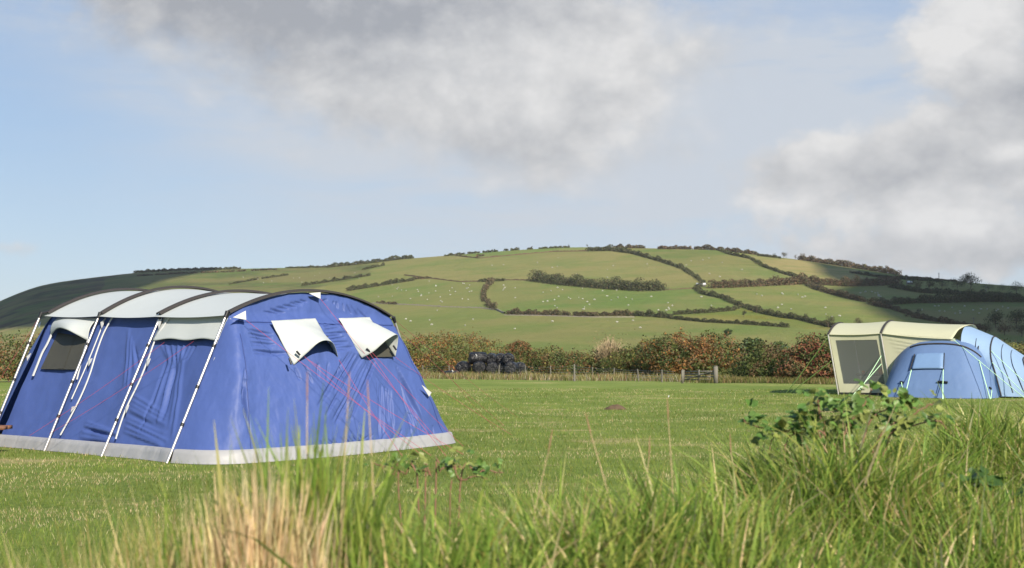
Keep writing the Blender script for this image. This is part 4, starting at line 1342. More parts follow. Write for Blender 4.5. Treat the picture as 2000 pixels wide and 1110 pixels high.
ROWS = [
    ([(262, 532), (340, 529), (470, 526)], 5, 'dark scrub strip along the left end of the ridge', C_D, 1.0, 0),
    ([(558, 524), (600, 524), (652, 522)], 4, 'low dark scrub on the ridge above the blue tent sleeves', C_D, 1.0, .1),
    ([(640, 523), (700, 517), (760, 510), (806, 504)], 7, 'dark ridge hedge rising to a lone tree', C_D, 1.0, 0),
    ([(868, 501), (950, 493), (1040, 486)], 4.5, 'row of dotted bushes on the ridge left of the summit', C_D, .9, .35),
    ([(1036, 486), (1075, 484), (1112, 483)], 4, 'low hedge on the ridge just left of the summit', C_D, 1, .1),
    ([(1148, 491), (1195, 490), (1240, 496)], 9, 'gorse patch below the summit', C_D, 1.5, 0),
    ([(1200, 485), (1258, 485)], 7, 'brown trees in a short row at the summit', C_B, 1, 0),
    ([(1286, 487), (1350, 487)], 7, 'short brown tree row on the ridge right of the ploughed strip', C_R, 1, 0),
    ([(1357, 487), (1412, 488)], 8, 'brown tree row on the ridge where the second diagonal hedge starts', C_B, 1, 0),
    ([(1417, 491), (1478, 498)], 8, 'brown tree row on the ridge right of the second diagonal hedge', C_R, 1, 0),
    ([(1480, 500), (1524, 505)], 5, 'thin dark trees on the ridge before the gap', C_D, 1, .15),
    ([(1562, 507), (1600, 511), (1640, 518), (1700, 529), (1756, 538)], 10, 'long brown wind shaped wood along the right of the ridge', C_R, 1.2, 0),
    ([(1760, 541), (1830, 547), (1870, 551)], 4, 'thin hedge on the ridge left of the dark round wood', C_B, 1, .1),
    ([(1208, 489), (1240, 497), (1290, 511), (1332, 525), (1360, 543), (1376, 556)], 8, 'diagonal hedge running down from the summit to the pale shed', C_D, 1, 0),
    ([(1405, 490), (1427, 498), (1466, 506), (1490, 521), (1530, 535), (1560, 543)], 7, 'second diagonal hedge running down from the ridge', C_D, 1, 0),
    ([(1042, 548), (1100, 556), (1180, 563), (1250, 568), (1293, 567)], 20, 'broad dark gorse strip across the middle of the hill', C_D, 1.5, 0),
    ([(936, 551), (985, 549)], 6, 'small bushes where the walls meet above the sheep fields', C_D, 1.2, 0),
    ([(962, 551), (946, 568), (944, 586), (958, 602), (968, 606)], 13, 'bushy stretch of the wall between the two sheep fields', C_B, .9, .05),
    ([(990, 614), (1032, 615), (1093, 616)], 10, 'clipped dark hedge length at the left of the lower hedge line', C_B, 1, 0),
    ([(1098, 616), (1112, 617)], 9, 'single dark bush between the lower hedge lengths', C_B, 1, 0),
    ([(1120, 617), (1168, 618)], 9, 'third clipped length of the lower hedge line', C_B, 1, 0),
    ([(1173, 617), (1238, 617)], 10, 'fourth clipped length of the lower hedge line above a white wall', C_B, 1, 0),
    ([(1240, 617), (1275, 619), (1312, 622)], 11, 'thicker hedge length where the lower hedge line forks', C_D, 1.1, 0),
    ([(1317, 615), (1376, 612), (1430, 607), (1447, 601)], 9, 'hedge forking upward to the diagonal hedge', C_D, 1, 0),
    ([(1310, 623), (1380, 630), (1420, 632)], 7, 'lower fork hedge left part beside a rough strip', C_D, 1, 0),
    ([(1422, 632), (1470, 635), (1540, 640)], 8, 'lower fork hedge right part ending at a pale post', C_D, 1, 0),
    ([(1376, 558), (1358, 564), (1370, 574), (1410, 583), (1432, 593), (1456, 602)], 10, 'winding hedge below the pale shed', C_D, 1, 0),
    ([(1388, 563), (1440, 561), (1500, 558), (1562, 555)], 15, 'thick brown topped hedge right of the pale shed', C_R, 1.2, 0),
    ([(1548, 548), (1600, 556), (1650, 559), (1700, 558), (1756, 556)], 15, 'thick rust brown hedge continuing to the right', C_R, 1.2, 0),
    ([(1562, 549), (1590, 564), (1622, 574), (1660, 584), (1690, 590)], 12, 'brown hedge slanting down from the thick hedge', C_B, 1.1, 0),
    ([(1458, 603), (1490, 613), (1530, 621), (1562, 625), (1600, 635), (1632, 641)], 11, 'dark hedge slanting down to the cream tent', C_D, 1, 0),
    ([(1698, 595), (1740, 595), (1790, 592)], 12, 'dark hedge at the foot of the right hand valley slope', C_D, 1.1, 0),
    ([(1795, 592), (1900, 590), (2060, 590)], 15, 'long dark hedge across the shaded right of the hill', C_D, 1.1, 0),
    ([(1705, 597), (1740, 604), (1780, 616), (1806, 622)], 9, 'brown hedge slanting below the shaded hedge', C_B, 1, 0),
    ([(1660, 533), (1720, 543), (1790, 548), (1852, 552)], 6, 'thin dark hedge below the brown ridge wood', C_D, 1, .1),
    ([(1770, 618), (1850, 632), (1925, 645)], 9, 'ragged brown bushes above the roof of the cream tent', C_R, 1, .15),
    ([(1690, 650), (1760, 655), (1830, 660)], 14, 'bushes just above the ridge of the cream tent roof', C_B, 1.2, 0),
    ([(1740, 562), (1800, 572), (1900, 578), (1990, 583)], 10, 'dark shrubs in the shaded fold on the right', C_D, 1.4, 0),
    ([(590, 559), (650, 550), (722, 539)], 6, 'hedge strip climbing across the upper left pastures', C_D, 1, .05),
    ([(678, 569), (740, 559), (808, 548)], 8, 'hedge strip above the left sheep field', C_D, 1, .05),
    ([(708, 528), (750, 519)], 5, 'short hedge near the left shoulder of the hill', C_D, 1, .1),
    ([(448, 556), (505, 546), (562, 538)], 4, 'faint hedge on the far left pasture', C_D, 1, .2),
    ([(806, 546), (845, 544)], 4, 'little thorn bushes at the corner of the left sheep field', C_B, 1, .1),
    ([(735, 593), (776, 595)], 5, 'low bushes on the wall beside the blue tent', C_B, 1, 0),
    ([(268, 540), (350, 535), (460, 531), (540, 527)], 3, 'dark line of heather below the left ridge', C_B, 1.3, .2),
    ([(930, 503), (945, 500)], 4, 'tiny thorn at the bend of the upper wall', C_B, 1, 0),
]
for i, (p, h, lb, pal, wd, gp) in enumerate(ROWS): hill_row(p, h, lb, pal, 100 + i, wd, gp)
for i, (p, h, lb, mt) in enumerate([
    ([(890, 500), (935, 505), (1000, 499), (1080, 492), (1150, 491)], 2.2, 'brown wall under the top green strip', 'soil'),
    ([(790, 538), (830, 543), (900, 551), (940, 550), (985, 547), (1045, 548)], 2.0, 'wall between the tan field and the two sheep fields', 'soil'),
    ([(958, 551), (943, 570), (946, 586), (966, 604), (985, 613)], 3.4, 'grey stone wall dropping between the two sheep fields', 'stone'),
    ([(728, 593), (800, 596), (870, 600), (940, 602), (966, 606)], 2.0, 'wall along the bottom of the left sheep field', 'stone'),
    ([(985, 616), (1060, 617), (1160, 620), (1240, 620)], 1.5, 'pale stone wall under the clipped lower hedge line', 'stone'),
    ([(1295, 567), (1362, 563)], 2.0, 'brown wall joining the gorse strip to the pale shed', 'soil')]):
    hill_wall(p, h, lb, mt, 60 + i)
HT = 'trees standing on the hill'
for i, (x, by, ty, w, lb, c, n) in enumerate([
    (801, 505, 498, 9, 'lone dark tree on the left shoulder of the ridge', [HD], 350), (1111, 484, 476, 5, 'tiny wind bent tree on the summit, left of two', [HD], 200), (1147, 484, 476, 6, 'tiny wind bent tree on the summit, right of two', [HD], 200),
    (1531, 506, 492, 15, 'dark umbrella shaped tree at the end of the ridge wood', [HD, HB], 500), (1512, 503, 494, 9, 'small dark tree left of the umbrella shaped one', [HD], 300), (1553, 508, 496, 9, 'thin bare tree in the ridge gap', [HB], 160),
    (1568, 509, 494, 13, 'first windswept tree right of the ridge gap', [HB], 400),
    (1896, 563, 534, 44, 'largest round dark tree on the right skyline', [HD], 1300), (1870, 564, 545, 30, 'dark tree left of the largest round one', [HD], 800), (1840, 564, 548, 28, 'dark tree in the shade two left of the largest round one', [HD, HB], 700),
    (1790, 566, 546, 26, 'brown green tree beside the white farm roof', [HB, HD], 700), (1815, 566, 546, 26, 'dark tree right of the white farm roof', [HD], 700), (1783, 556, 543, 12, 'small dark conifer above the white farm roof', [HD], 300),
    (1930, 568, 554, 26, 'dark tree in the skyline dip at right', [HD], 600), (1958, 569, 556, 24, 'dark tree between skyline dip and right edge', [HD], 600), (1985, 573, 552, 36, 'dark tree cut by the right edge of the photo skyline', [HD], 900),
    (1795, 611, 603, 12, 'small round bush tree at the end of the brown hedge', [HD, HB], 300), (1618, 640, 617, 24, 'round hedge tree left of the cream tent top', [HD, HB], 700), (1677, 640, 620, 20, 'round tree above the cream porch', [HD, HB], 600),
    (1945, 640, 608, 46, 'big dark tree in the shade above the tent rear', [HD], 1100), (1985, 642, 606, 50, 'big dark tree at the right edge of the shade', [HD], 1100),
    (1962, 655, 628, 40, 'rust brown tree above the tent rear', [HR, HB], 900), (1995, 658, 632, 36, 'brown tree at the right edge above the tent rear', [HB, HD], 800), (1925, 655, 630, 28, 'dark tree left of the rust brown one', [HD, HB], 600),
    (1573, 618, 613, 8, 'single dark thorn in the middle of a pasture', [HD], 120), (1453, 620, 606, 14, 'round tree at the crossing of the hedges', [HD], 400), (1478, 612, 594, 12, 'dark hedge tree just right of the hedge crossing', [HD, HB], 400)]):
    tree(x, by, ty, w, lb, 200 + i, c, [1] * len(c), HT, None, n, None, 'hill_tree')

# small shed, farm roof, poles
def shed(px, py, w, h, label, seed, name='shed'):
    p = hill_at(px, py); k = p[1] / FPX; W_, H_ = w * k, h * k
    root = empty(name, p, label, 'shed')
    b = MB(); b.box(p + [0, 0, H_ * .3], (W_, W_ * .5, H_ * .6)); b.build('wall', M['shedwall'], root)
    z0 = p[2] + H_ * .62; hw, hd = W_ * .54, W_ * .30
    b = MB()
    for s in (-1, 1):
        b.grid(np.array([[p * [1, 1, 0] + [x, s * hd, z0], p * [1, 1, 0] + [x, 0, z0 + H_ * .55]] for x in (-hw, hw)]))
    r = b.build('roof', M['shedroof'], root); solidify(r, .15)


shed(1369, 560, 17, 6, 'small pale roofed shed on the diagonal hedge', 1)
shed(1777, 556, 9, 6, 'white farm roof among the trees on the right of the hill', 2, 'farm_shed')
shed(1222, 485, 6, 4, 'tiny pale hut among the summit trees', 3, 'hut')


def pole(px, by, ty, label):
    p = hill_at(px, by); k = p[1] / FPX; H = (by - ty) * k
    root = empty('telegraph_pole', p, label, 'pole', 'telegraph poles on the hill')
    b = MB(); b.tube([p - [0, 0, .3], p + [0, 0, H]], [.28, .2], 6); b.build('post', M['greywood'], root)
    b = MB(); b.box(p + [0, 0, H * .93], (1.8, .15, .15)); b.build('crossbar', M['greywood'], root)


for a in ((1658, 523, 508, 'pale telegraph pole on the brown ridge wood'), (1731, 533, 522, 'telegraph pole near the end of the brown ridge wood'), (1761, 538, 527, 'telegraph pole at the skyline gap in the wood'), (1834, 549, 533, 'telegraph pole against the sky left of the round dark tree'),
          (1771, 560, 539, 'telegraph pole beside the white farm roof'), (1926, 570, 556, 'telegraph pole among the dark trees on the right'), (1902, 650, 620, 'tall grey pole behind the end of the cream roof')): pole(*a)

# ------------------------------------------------------------------ sheep
def sheep_mesh():
    me = bpy.data.meshes.new('sheep'); b = MB()
    a = np.linspace(0, 2 * math.pi, 13); xs = np.linspace(-.55, .55, 9)
    rad = [.05, .24, .31, .33, .33, .33, .30, .24, .06]
    b.grid(np.array([[(x, r * math.cos(t), .62 + r * .95 * math.sin(t)) for t in a] for x, r in zip(xs, rad)]))
    b.tube([(.48, 0, .72), (.66, 0, .66), (.80, 0, .50), (.86, 0, .42)], [.15, .12, .09, .05], 8)
    for s in (-1, 1): b.tube([(.66, s * .06, .72), (.62, s * .17, .70)], [.04, .02], 5)
    for x in (-.36, .36):
        for s in (-1, 1): b.tube([(x, s * .15, .45), (x + .03, s * .15, .22), (x, s * .15, 0)], [.085, .05, .045], 6)
    b.tube([(-.53, 0, .72), (-.62, 0, .60), (-.62, 0, .45)], [.07, .06, .04], 6)
    return b


sm0 = sheep_mesh(); sheep0 = sm0.build('sheep', M['wool'], None, True); sheep_data = sheep0.data
SP = [
    ([(735, 553), (820, 548), (938, 553), (944, 575), (940, 594), (735, 588)], 34, 'white sheep grazing in the field left of the grey stone wall', 'sheep in the left field'),
    ([(975, 555), (1100, 560), (1290, 570), (1400, 580), (1420, 600), (1300, 608), (980, 606)], 44, 'white sheep grazing in the field right of the grey stone wall', 'sheep in the middle field'),
    ([(740, 602), (940, 608), (1000, 622), (1300, 628), (1340, 650), (800, 640)], 12, 'white sheep in the lowest field above the near hedge', 'sheep in the lowest field'),
    ([(900, 515), (1080, 500), (1240, 505), (1320, 535), (1250, 548), (1000, 538)], 12, 'white sheep scattered over the tan upper field', 'sheep in the upper field'),
    ([(1400, 568), (1560, 568), (1640, 600), (1660, 630), (1560, 612), (1450, 590)], 16, 'white sheep in the pasture below the thick brown hedge', 'sheep in the right pasture'),
    ([(1690, 600), (1900, 598), (1990, 602), (1900, 618), (1800, 608)], 18, 'white sheep in the shaded field on the right of the hill', 'sheep in the shaded field'),
    ([(1300, 505), (1400, 500), (1480, 525), (1400, 545)], 8, 'white sheep in the field between the diagonal hedges', 'sheep between the diagonal hedges'),
    ([(450, 545), (590, 530), (700, 530), (760, 536), (700, 550), (560, 560)], 14, 'white sheep on the far left pasture above the blue tent', 'sheep on the far left pasture'),
    ([(1660, 568), (1760, 572), (1740, 585), (1690, 580)], 8, 'white sheep in the small pasture between right hand hedges', 'sheep in the small pasture'),
]
rg = np.random.default_rng(5); first = True
for poly, n, lb, grp in SP:
    P = np.array(poly, float); k = 0
    while k < n:
        q = rg.uniform(P.min(0), P.max(0))
        if not in_poly(np.array([q[0]]), np.array([q[1]]), P)[0]: continue
        o = sheep0 if first else sheep0.copy()
        if not first: COL.objects.link(o)
        first = False; k += 1
        o.location = tuple(hill_at(*q)); s = rg.uniform(.75, 1.05); o.scale = (s, s, s); o.rotation_euler = (0, 0, rg.choice([0, math.pi]) + rg.normal(0, .7))
        tag(o, lb, 'sheep', grp)

# ------------------------------------------------------------------ bales, fence, gate
def bale(px, cy, depth, ang, label, seed, d=.62, L=1.25, squash=1.0):
    """round wrapped bale lying on its side, axis angle in plan"""
    rg = np.random.default_rng(seed)
    c = at_y(px, cy, depth)
    ax = np.array([math.cos(ang), math.sin(ang), 0]); sd = np.array([-ax[1], ax[0], 0])
    a = np.linspace(0, 2 * math.pi, 37)
    prof = [(-.5, .0), (-.5, .45), (-.49, .78), (-.45, .93), (-.3, 1.0), (0, 1.02), (.3, 1.0), (.45, .93), (.49, .78), (.5, .45), (.5, .0)]
    G = np.array([[c + ax * (x * L) + (sd * math.cos(t) + TZ * math.sin(t) * squash) * (r * d) for t in a] for x, r in prof])
    P = G.reshape(-1, 3); N = P - c; N /= np.linalg.norm(N, axis=1)[:, None] + 1e-9
    P = P + N * (.05 * vnoise(P, 1.8, seed))[:, None]
    Gn = P.reshape(G.shape); Gn[:, -1] = Gn[:, 0]
    root = empty('silage_bale', c - TZ * d * squash, label, 'bale', 'black wrapped silage bales')
    b = MB(); b.grid(Gn); o = b.build('wrap', M['wrap'], root, True)
    m = o.modifiers.new('s', 'SUBSURF'); m.levels = m.render_levels = 1
    e = c - np.array([0, 1, 0]) * d * 1.0 + np.array([rg.uniform(-.1, .1), 0, .15])
    b = MB(); b.tube([e + [-.05, 0, .16], e + [.03, -.03, .05], e + [-.03, -.03, -.05], e + [.02, 0, -.16]], [.03, .05, .05, .02], 5); b.build('loose_tail', M['white'], root, True)


for i, (x, y, d, an, lb) in enumerate([
    (905, 719, 93, 1.35, 'black bale at the left end of the bottom row'), (936, 719, 93, 1.5, 'black bale second from left in the bottom row'), (962, 720, 93.4, 1.5, 'black bale in the middle of the bottom row'),
    (981, 719, 94, 1.7, 'black bale right of the middle in the bottom row'), (999, 720, 93, 1.4, 'black bale second from right in the bottom row'), (1016, 721, 94.5, 1.6, 'black bale at the right end of the bottom row'),
    (933, 700, 93.5, .35, 'long black bale lying sideways on top of the left bales'), (960, 702, 94, 1.4, 'black bale in the middle of the top row'), (978, 702, 94.6, 1.6, 'black bale second from right in the top row'), (993, 702, 93.6, 1.5, 'black bale at the right end of the top row')]):
    bale(x, y, d, an, lb, 300 + i, .53 if i < 6 else .47, 1.25 if i != 6 else 1.35)
bale(882, 731, 91, .2, 'flat slumped black bale on the ground left of the stack', 330, .42, 1.1, .6)

# post and wire fence
posts = [(700, 734, 718), (770, 735, 718), (828, 736, 716), (878, 737, 717), (926, 737, 717), (974, 738, 716), (1025, 739, 717), (1076, 741, 718), (1122, 745, 715), (1158, 741, 720), (1199, 743, 722), (1248, 745, 725), (1293, 747, 726), (1333, 749, 727)]
fp = [(ground(x, y, 40), y, t) for x, y, t in posts]
fence = empty('wire_fence', fp[4][0], 'post and wire fence along the far side of the meadow before the bales', 'fence')
rg = np.random.default_rng(8); tops = []
for i, (p, y, t) in enumerate(fp):
    H = (y - t) * p[1] / FPX + .1; lean = rg.normal(0, .05, 2)
    e = p + np.array([lean[0], lean[1], H]); tops.append((p, e))
    b = MB(); b.tube([p - [0, 0, .2], e], [.07 if i == 8 else .045, .04], 8); b.build('post', M['greywood'], fence)
for f in (.35, .55, .75, .92):
    pts = []
    for (p, e), (p2, e2) in zip(tops[:-1], tops[1:]):
        a, c = p + (e - p) * f, p2 + (e2 - p2) * f
        for s in (0, .33, .66): pts.append(a + (c - a) * s - TZ * .04 * math.sin(math.pi * s))
    b = MB(); b.tube(pts, .007, 4, False); b.build('wire', M['wire'], fence)
g0, g1 = ground(1333, 748, 40), ground(1398, 748, 40)
gate = empty('field_gate', (g0 + g1) / 2, 'weathered wooden gate in the hedge gap below the rusty bush', 'gate')
ge = (g1 - g0); gl = np.linalg.norm(ge); ge /= gl
for i, z in enumerate((.16, .30, .44, .57)):
    b = MB(); b.box((g0 + g1) / 2 + TZ * z, (gl * .94, .05, .07), np.array([ge, np.cross(TZ, ge), TZ])); b.build('rail', M['greywood'], gate)
for f in (.04, .96, .5):
    b = MB(); b.box(g0 + ge * gl * f + TZ * .36 - np.array([0, .05, 0]), (.08, .05, .60), np.array([ge, np.cross(TZ, ge), TZ])); b.build('stile', M['greywood'], gate)
b = MB(); b.tube([g0 + ge * .3 + TZ * .2 - [0, .08, 0], g0 + ge * (gl - .3) + TZ * .55 - [0, .08, 0]], .03, 5); b.build('brace', M['greywood'], gate)
for x, lb in ((1333, 'slim gate post left of the wooden gate'), (1398, 'thick gate post right of the wooden gate')):
    p = ground(x, 749, 40); h = .55 if x < 1350 else .70
    b = MB(); w = .05 if x < 1350 else .09; b.box(p + TZ * (h / 2), (w * 2, w * 2, h + .2)); b.box(p + TZ * (h + .12), (w * 1.7, w * 1.7, .04)); tag(b.build('gate_post', M['greywood'], None, loc=p), lb, 'gate post', 'gate posts')
# low dark bench end at the left edge
p = at_y(-3, 836, 16.0)
bn = empty('picnic_table', [p[0] - .75, p[1], 0], 'brown wooden picnic table whose plank end enters at the left edge', 'table')
q = np.array([p[0], p[1], 0])
def plank(c, size, nm):
    if nm != 'seat': c = np.asarray(c) - [.8, 0, 0]
    b = MB(); b.box(c, size); b.build(nm, M['brownwood'], bn)
for j in range(2): plank(q + [-.62, .00 + .16 * j, p[2]], (1.42, .14, .045), 'seat')
for j in range(5): plank(q + [-.66, .52 + .15 * j, p[2] + .30], (1.5, .14, .045), 'tabletop')
for j in range(2): plank(q + [-1.42, 1.42 + .16 * j, p[2]], (1.42, .14, .045), 'seat')
for x in (-.25, -1.05):
    for s, y0 in ((1, .45), (-1, 1.19)):
        b = MB(); b.tube([q + [x - .5, y0 - .40 * s, .02], q + [x - .5, y0 + .05 * s, p[2] + .29]], .045, 4); b.build('leg', M['brownwood'], bn)
    plank(q + [x, .82, p[2] - .05], (.05, 1.5, .09), 'crossbeam')
# molehill on the meadow, small white feather
m0 = ground(1202, 800)
G = []
for r in np.linspace(0, 1, 9):
    row = []
    for t in np.linspace(0, 2 * math.pi, 25):
        x, y = m0[0] + r * .30 * math.cos(t), m0[1] + r * .24 * math.sin(t)
        row.append((x, y, m0[2] + .13 * (1 - r ** 1.5) + .04 * mnoise.fractal((x * 9, y * 9, 1), 1, 2, 3) - .01))
    G.append(row)
G = np.array(G); G[:, -1] = G[:, 0]
b = MB(); b.grid(G); tag(b.build('molehill', M['soil'], None, True, loc=m0), 'dark earth mound lying alone in the middle of the meadow', 'mound')
f0 = ground(1305, 778)
b = MB(); b.grid(np.array([[f0 + np.array([.018 * s * math.sin(math.pi * t) + .03 * t, .01 * s, .01 + .09 * t]) for s in (-1, 0, 1)] for t in np.linspace(0.02, 1, 7)]))
tag(b.build('feather', M['white'], None, True, loc=f0), 'small white feather standing in the meadow grass', 'feather')

# ------------------------------------------------------------------ grass
def blades(P, L, W, lean, rg, seg=4, droop=.5, wind=(0, 0)):
    """curved tapering blades rooted at P"""
    n = len(P)
    L, W, lean, droop = (np.broadcast_to(np.asarray(q, float), (n,)) for q in (L, W, lean, droop))
    az = rg.uniform(0, 2 * math.pi, n)
    dirx, diry = np.cos(az) * lean + wind[0], np.sin(az) * lean + wind[1]
    fa = rg.uniform(0, 2 * math.pi, n); sx, sy = np.cos(fa), np.sin(fa)
    t = np.linspace(0, 1, seg + 1)
    rows = []
    for k in t:
        off = k + droop * k * k
        cz = L * (k - droop * .45 * k ** 2.5 * np.minimum(1, np.hypot(dirx, diry) * 1.6))
        cx, cy = P[:, 0] + L * dirx * off * .7, P[:, 1] + L * diry * off * .7
        w = W * (1 - k ** 1.8) * .5 + W * .03
        rows.append(np.stack([np.stack([cx - sx * w, cy - sy * w, P[:, 2] + cz], -1), np.stack([cx + sx * w, cy + sy * w, P[:, 2] + cz], -1)], 1))
    V = np.stack(rows, 1).reshape(-1, 3)           # n, seg+1, 2
    i = np.arange(n)[:, None] * (2 * (seg + 1)) + np.arange(seg)[None] * 2
    F = np.stack([i, i + 1, i + 3, i + 2], -1).reshape(-1, 4)
    return V, F


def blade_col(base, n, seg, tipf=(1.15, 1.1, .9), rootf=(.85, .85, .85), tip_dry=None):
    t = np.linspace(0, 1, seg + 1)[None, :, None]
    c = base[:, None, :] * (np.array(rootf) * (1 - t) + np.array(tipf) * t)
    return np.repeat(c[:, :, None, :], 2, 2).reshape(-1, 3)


G1, G2_, G3, G4, GS = (.170, .262, .048), (.230, .320, .068), (.105, .185, .036), (.32, .365, .092), (.66, .54, .33)
rg = np.random.default_rng(77)

# short meadow turf in front of the bank, thinning with distance
n = 200000
px = rg.uniform(-360, 2460, n); d = 6.6 * (44 / 6.6) ** (rg.random(n) ** 0.85)
x = (px - 1000) / FPX * d; y = d; z = ground_z(x, y)
# patchiness: dry patches are shorter and straw coloured
P = np.stack([x, y, z], -1)
pn = vnoise(P * [.75, 1.1, 1], .6, 3, 4); dryp = pn > .14 - .14 * sstep(-.5, -3.5, x)
base = pick([(.145, .210, .034), (.195, .245, .046), (.095, .160, .028), (.255, .270, .065)], [4, 4, 2, 2], n, rg, .15)
base *= (1.05 + .55 * vnoise(P, .35, 12, 3))[:, None]
md = (rg.random(n) < np.where(dryp, .62, .06)); base[md] = pick([GS, (.34, .27, .12)], [2, 1], md.sum(), rg, .15)
L = rg.uniform(.022, .055, n) * (1 + d * .012) * np.where(dryp, .7, 1); Wd = .0028 * (.6 + d * .075)
inside = np.zeros(n, bool)
rel = P - np.array([A0[0], A0[1], 0]); uu, v2 = rel @ tu, rel @ tv; inside |= (uu > -.86) & (uu < 5.0) & (v2 > .07) & (v2 < 4.7)
rel = P - O2; uu, v2 = rel @ wu, rel @ wv; inside |= (uu > .05) & (uu < 6.8) & (v2 > 0) & (v2 < 3.7); inside |= (uu > 1.0) & (uu < 4.7) & (v2 > -1.5) & (v2 <= 0)
k = ~inside
V, F = blades(P[k], L[k], Wd[k], .45, rg, 2, .4)
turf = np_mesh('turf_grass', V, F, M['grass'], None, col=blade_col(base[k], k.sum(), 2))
tag(turf, 'short mown grass covering the meadow', 'grass', kind='stuff')

# rough dry grass and weeds along the fence
n = 16000
s = rg.random(n); a_, c_ = at_y(760, 740, 96), at_y(1440, 748, 66)
P = a_[None] * (1 - s[:, None]) + c_[None] * s[:, None] + np.stack([rg.normal(0, .8, n), rg.normal(0, 1.6, n) + 1.0, 0 * s], -1)
P[:, 2] = ground_z(P[:, 0], P[:, 1])
base = pick([(.42, .33, .18), (.28, .22, .11), (.16, .19, .05), (.20, .09, .06), (.36, .33, .26)], [3, 3, 6, 1, 1.5], n, rg, .2)
V, F = blades(P, rg.uniform(.2, .75, n) * (.7 + .5 * vnoise(P, .5, 1, 2)), .035, .35, rg, 2, .4)
tag(np_mesh('verge_grass', V, F, M['grass'], None, col=blade_col(base, n, 2)), 'rough straw coloured grass strip along the foot of the fence', 'grass', kind='stuff')
n = 7000
s = rg.random(n); a_, c_ = at_y(1400, 750, 61), at_y(1720, 757, 55)
P = a_[None] * (1 - s[:, None]) + c_[None] * s[:, None] + np.stack([rg.normal(0, .6, n), rg.normal(0, .9, n) + 1.0, 0 * s], -1)
P[:, 2] = ground_z(P[:, 0], P[:, 1])
base = pick([(.30, .23, .11), (.14, .15, .045), (.10, .12, .03)], [3, 3, 3], n, rg, .2)
V, F = blades(P, rg.uniform(.12, .38, n), .03, .35, rg, 2, .4)
tag(np_mesh('verge_grass', V, F, M['grass'], None, col=blade_col(base, n, 2)), 'rough grass strip under the dark bushes left of the cream tent', 'grass', kind='stuff')

# tall grass on the bank
def bank_points(n, x0, x1, y0, y1, smin, smax, rg, p0=-250, p1=2300):
    out = []
    while sum(map(len, out)) < n:
        x, y = rg.uniform(x0, x1, n * 2), rg.uniform(y0, y1, n * 2)
        h, sd = bank_info(x, y); r = np.hypot(x, y)
        px = 1000 + FPX * x / np.maximum(y, .3)
        k = (sd > smin) & (sd < smax) & (r > 1.75) & (px > p0) & (px < p1)
        out.append(np.stack([x[k], y[k], bank_z(x[k], y[k])], -1))
    return np.vstack(out)[:n]


n = 72000
P = bank_points(n, -.85, 4.2, 1.3, 7.6, -1.1, .30, rg)
cl = vnoise(P * [1, 1, 0], 2.2, 8, 3)
far = sstep(3.0, 5.5, P[:, 1])
base = pick([G1, G2_, G3, G4, (.24, .22, .07), GS], [4, 4, 2.5, 2.5, 1.0, 1.3], n, rg, .2)
L = rg.gamma(18, 1 / 18., n) * (.23 + .09 * cl) * (1 - .30 * far); L *= np.where(P[:, 0] < -.55, .6, 1)
V, F = blades(P, L, rg.uniform(.0045, .0125, n) * (1 - .25 * far), rg.uniform(.15, .95, n), rg, 4, rg.uniform(.2, 1.1, n), (-.10 , .05))
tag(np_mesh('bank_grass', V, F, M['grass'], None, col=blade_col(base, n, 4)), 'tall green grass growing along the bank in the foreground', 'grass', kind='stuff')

# the bank goes on beyond the frame
n = 30000
P = np.vstack([bank_points(n // 2, 1.5, 6.8, 2.2, 10.2, -1.6, .35, rg, 2200, 5200), bank_points(n // 2, -4.0, -.6, 1.6, 3.6, -1.2, .3, rg, -3500, 330)]); n = len(P)
P = P[(P[:, 0] > 0) | (P[:, 0] / P[:, 1] < -.44)]; n = len(P)
base = pick([G1, G2_, G3, G4, GS], [4, 4, 2.5, 2.5, 1.5], n, rg, .2)
V, F = blades(P, rg.uniform(.12, .28, n), rg.uniform(.006, .014, n), rg.uniform(.15, .95, n), rg, 3, rg.uniform(.2, 1.1, n))
tag(np_mesh('bank_grass', V, F, M['grass'], None, col=blade_col(base, n, 3)), 'shorter grass where the bank runs on past the edges of the view', 'grass', kind='stuff')

# thin dry stalks left of the straw tuft
n = 5200
P = bank_points(n, -1.9, -.55, 1.8, 3.0, -.5, .3, rg)
base = pick([GS, (.38, .28, .13), G1, G4, G3], [3, 2, 2, 2, 2], n, rg, .15)
V, F = blades(P, rg.uniform(.12, .38, n) * np.where(P[:, 0] > -1.15, 1.2, .9), rg.uniform(.0018, .005, n), rg.uniform(.1, .45, n), rg, 4, rg.uniform(.1, .7, n))
tag(np_mesh('verge_grass', V, F, M['grass'], None, col=blade_col(base, n, 4)), 'thin mixed dry and green stalks at the lower left of the bank', 'grass', kind='stuff')

# straw tuft with green blades behind it
def tuft(name, x, y, r, n, L, W, cols, wts, label, seed, lean=.3, zoff=0.0, droop=(.1, .6), cat='grass tuft', group=None):
    rg = np.random.default_rng(seed)
    q = np.abs(rg.normal(0, .55, n)) * r; a = rg.uniform(0, 2 * math.pi, n)
    P = np.stack([x + q * np.cos(a) * 1.25, y + q * np.sin(a), 0 * q], -1); P[:, 2] = bank_z(P[:, 0], P[:, 1]) + zoff
    V, F = blades(P, rg.uniform(L * .55, L * 1.15, n) * (1 - .25 * q / r), rg.uniform(W * .6, W * 1.3, n), rg.uniform(.05, lean, n), rg, 5, rg.uniform(*droop, n))
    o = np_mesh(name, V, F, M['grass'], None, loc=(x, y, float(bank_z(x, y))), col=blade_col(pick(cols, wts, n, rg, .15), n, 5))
    return tag(o, label, cat, group)


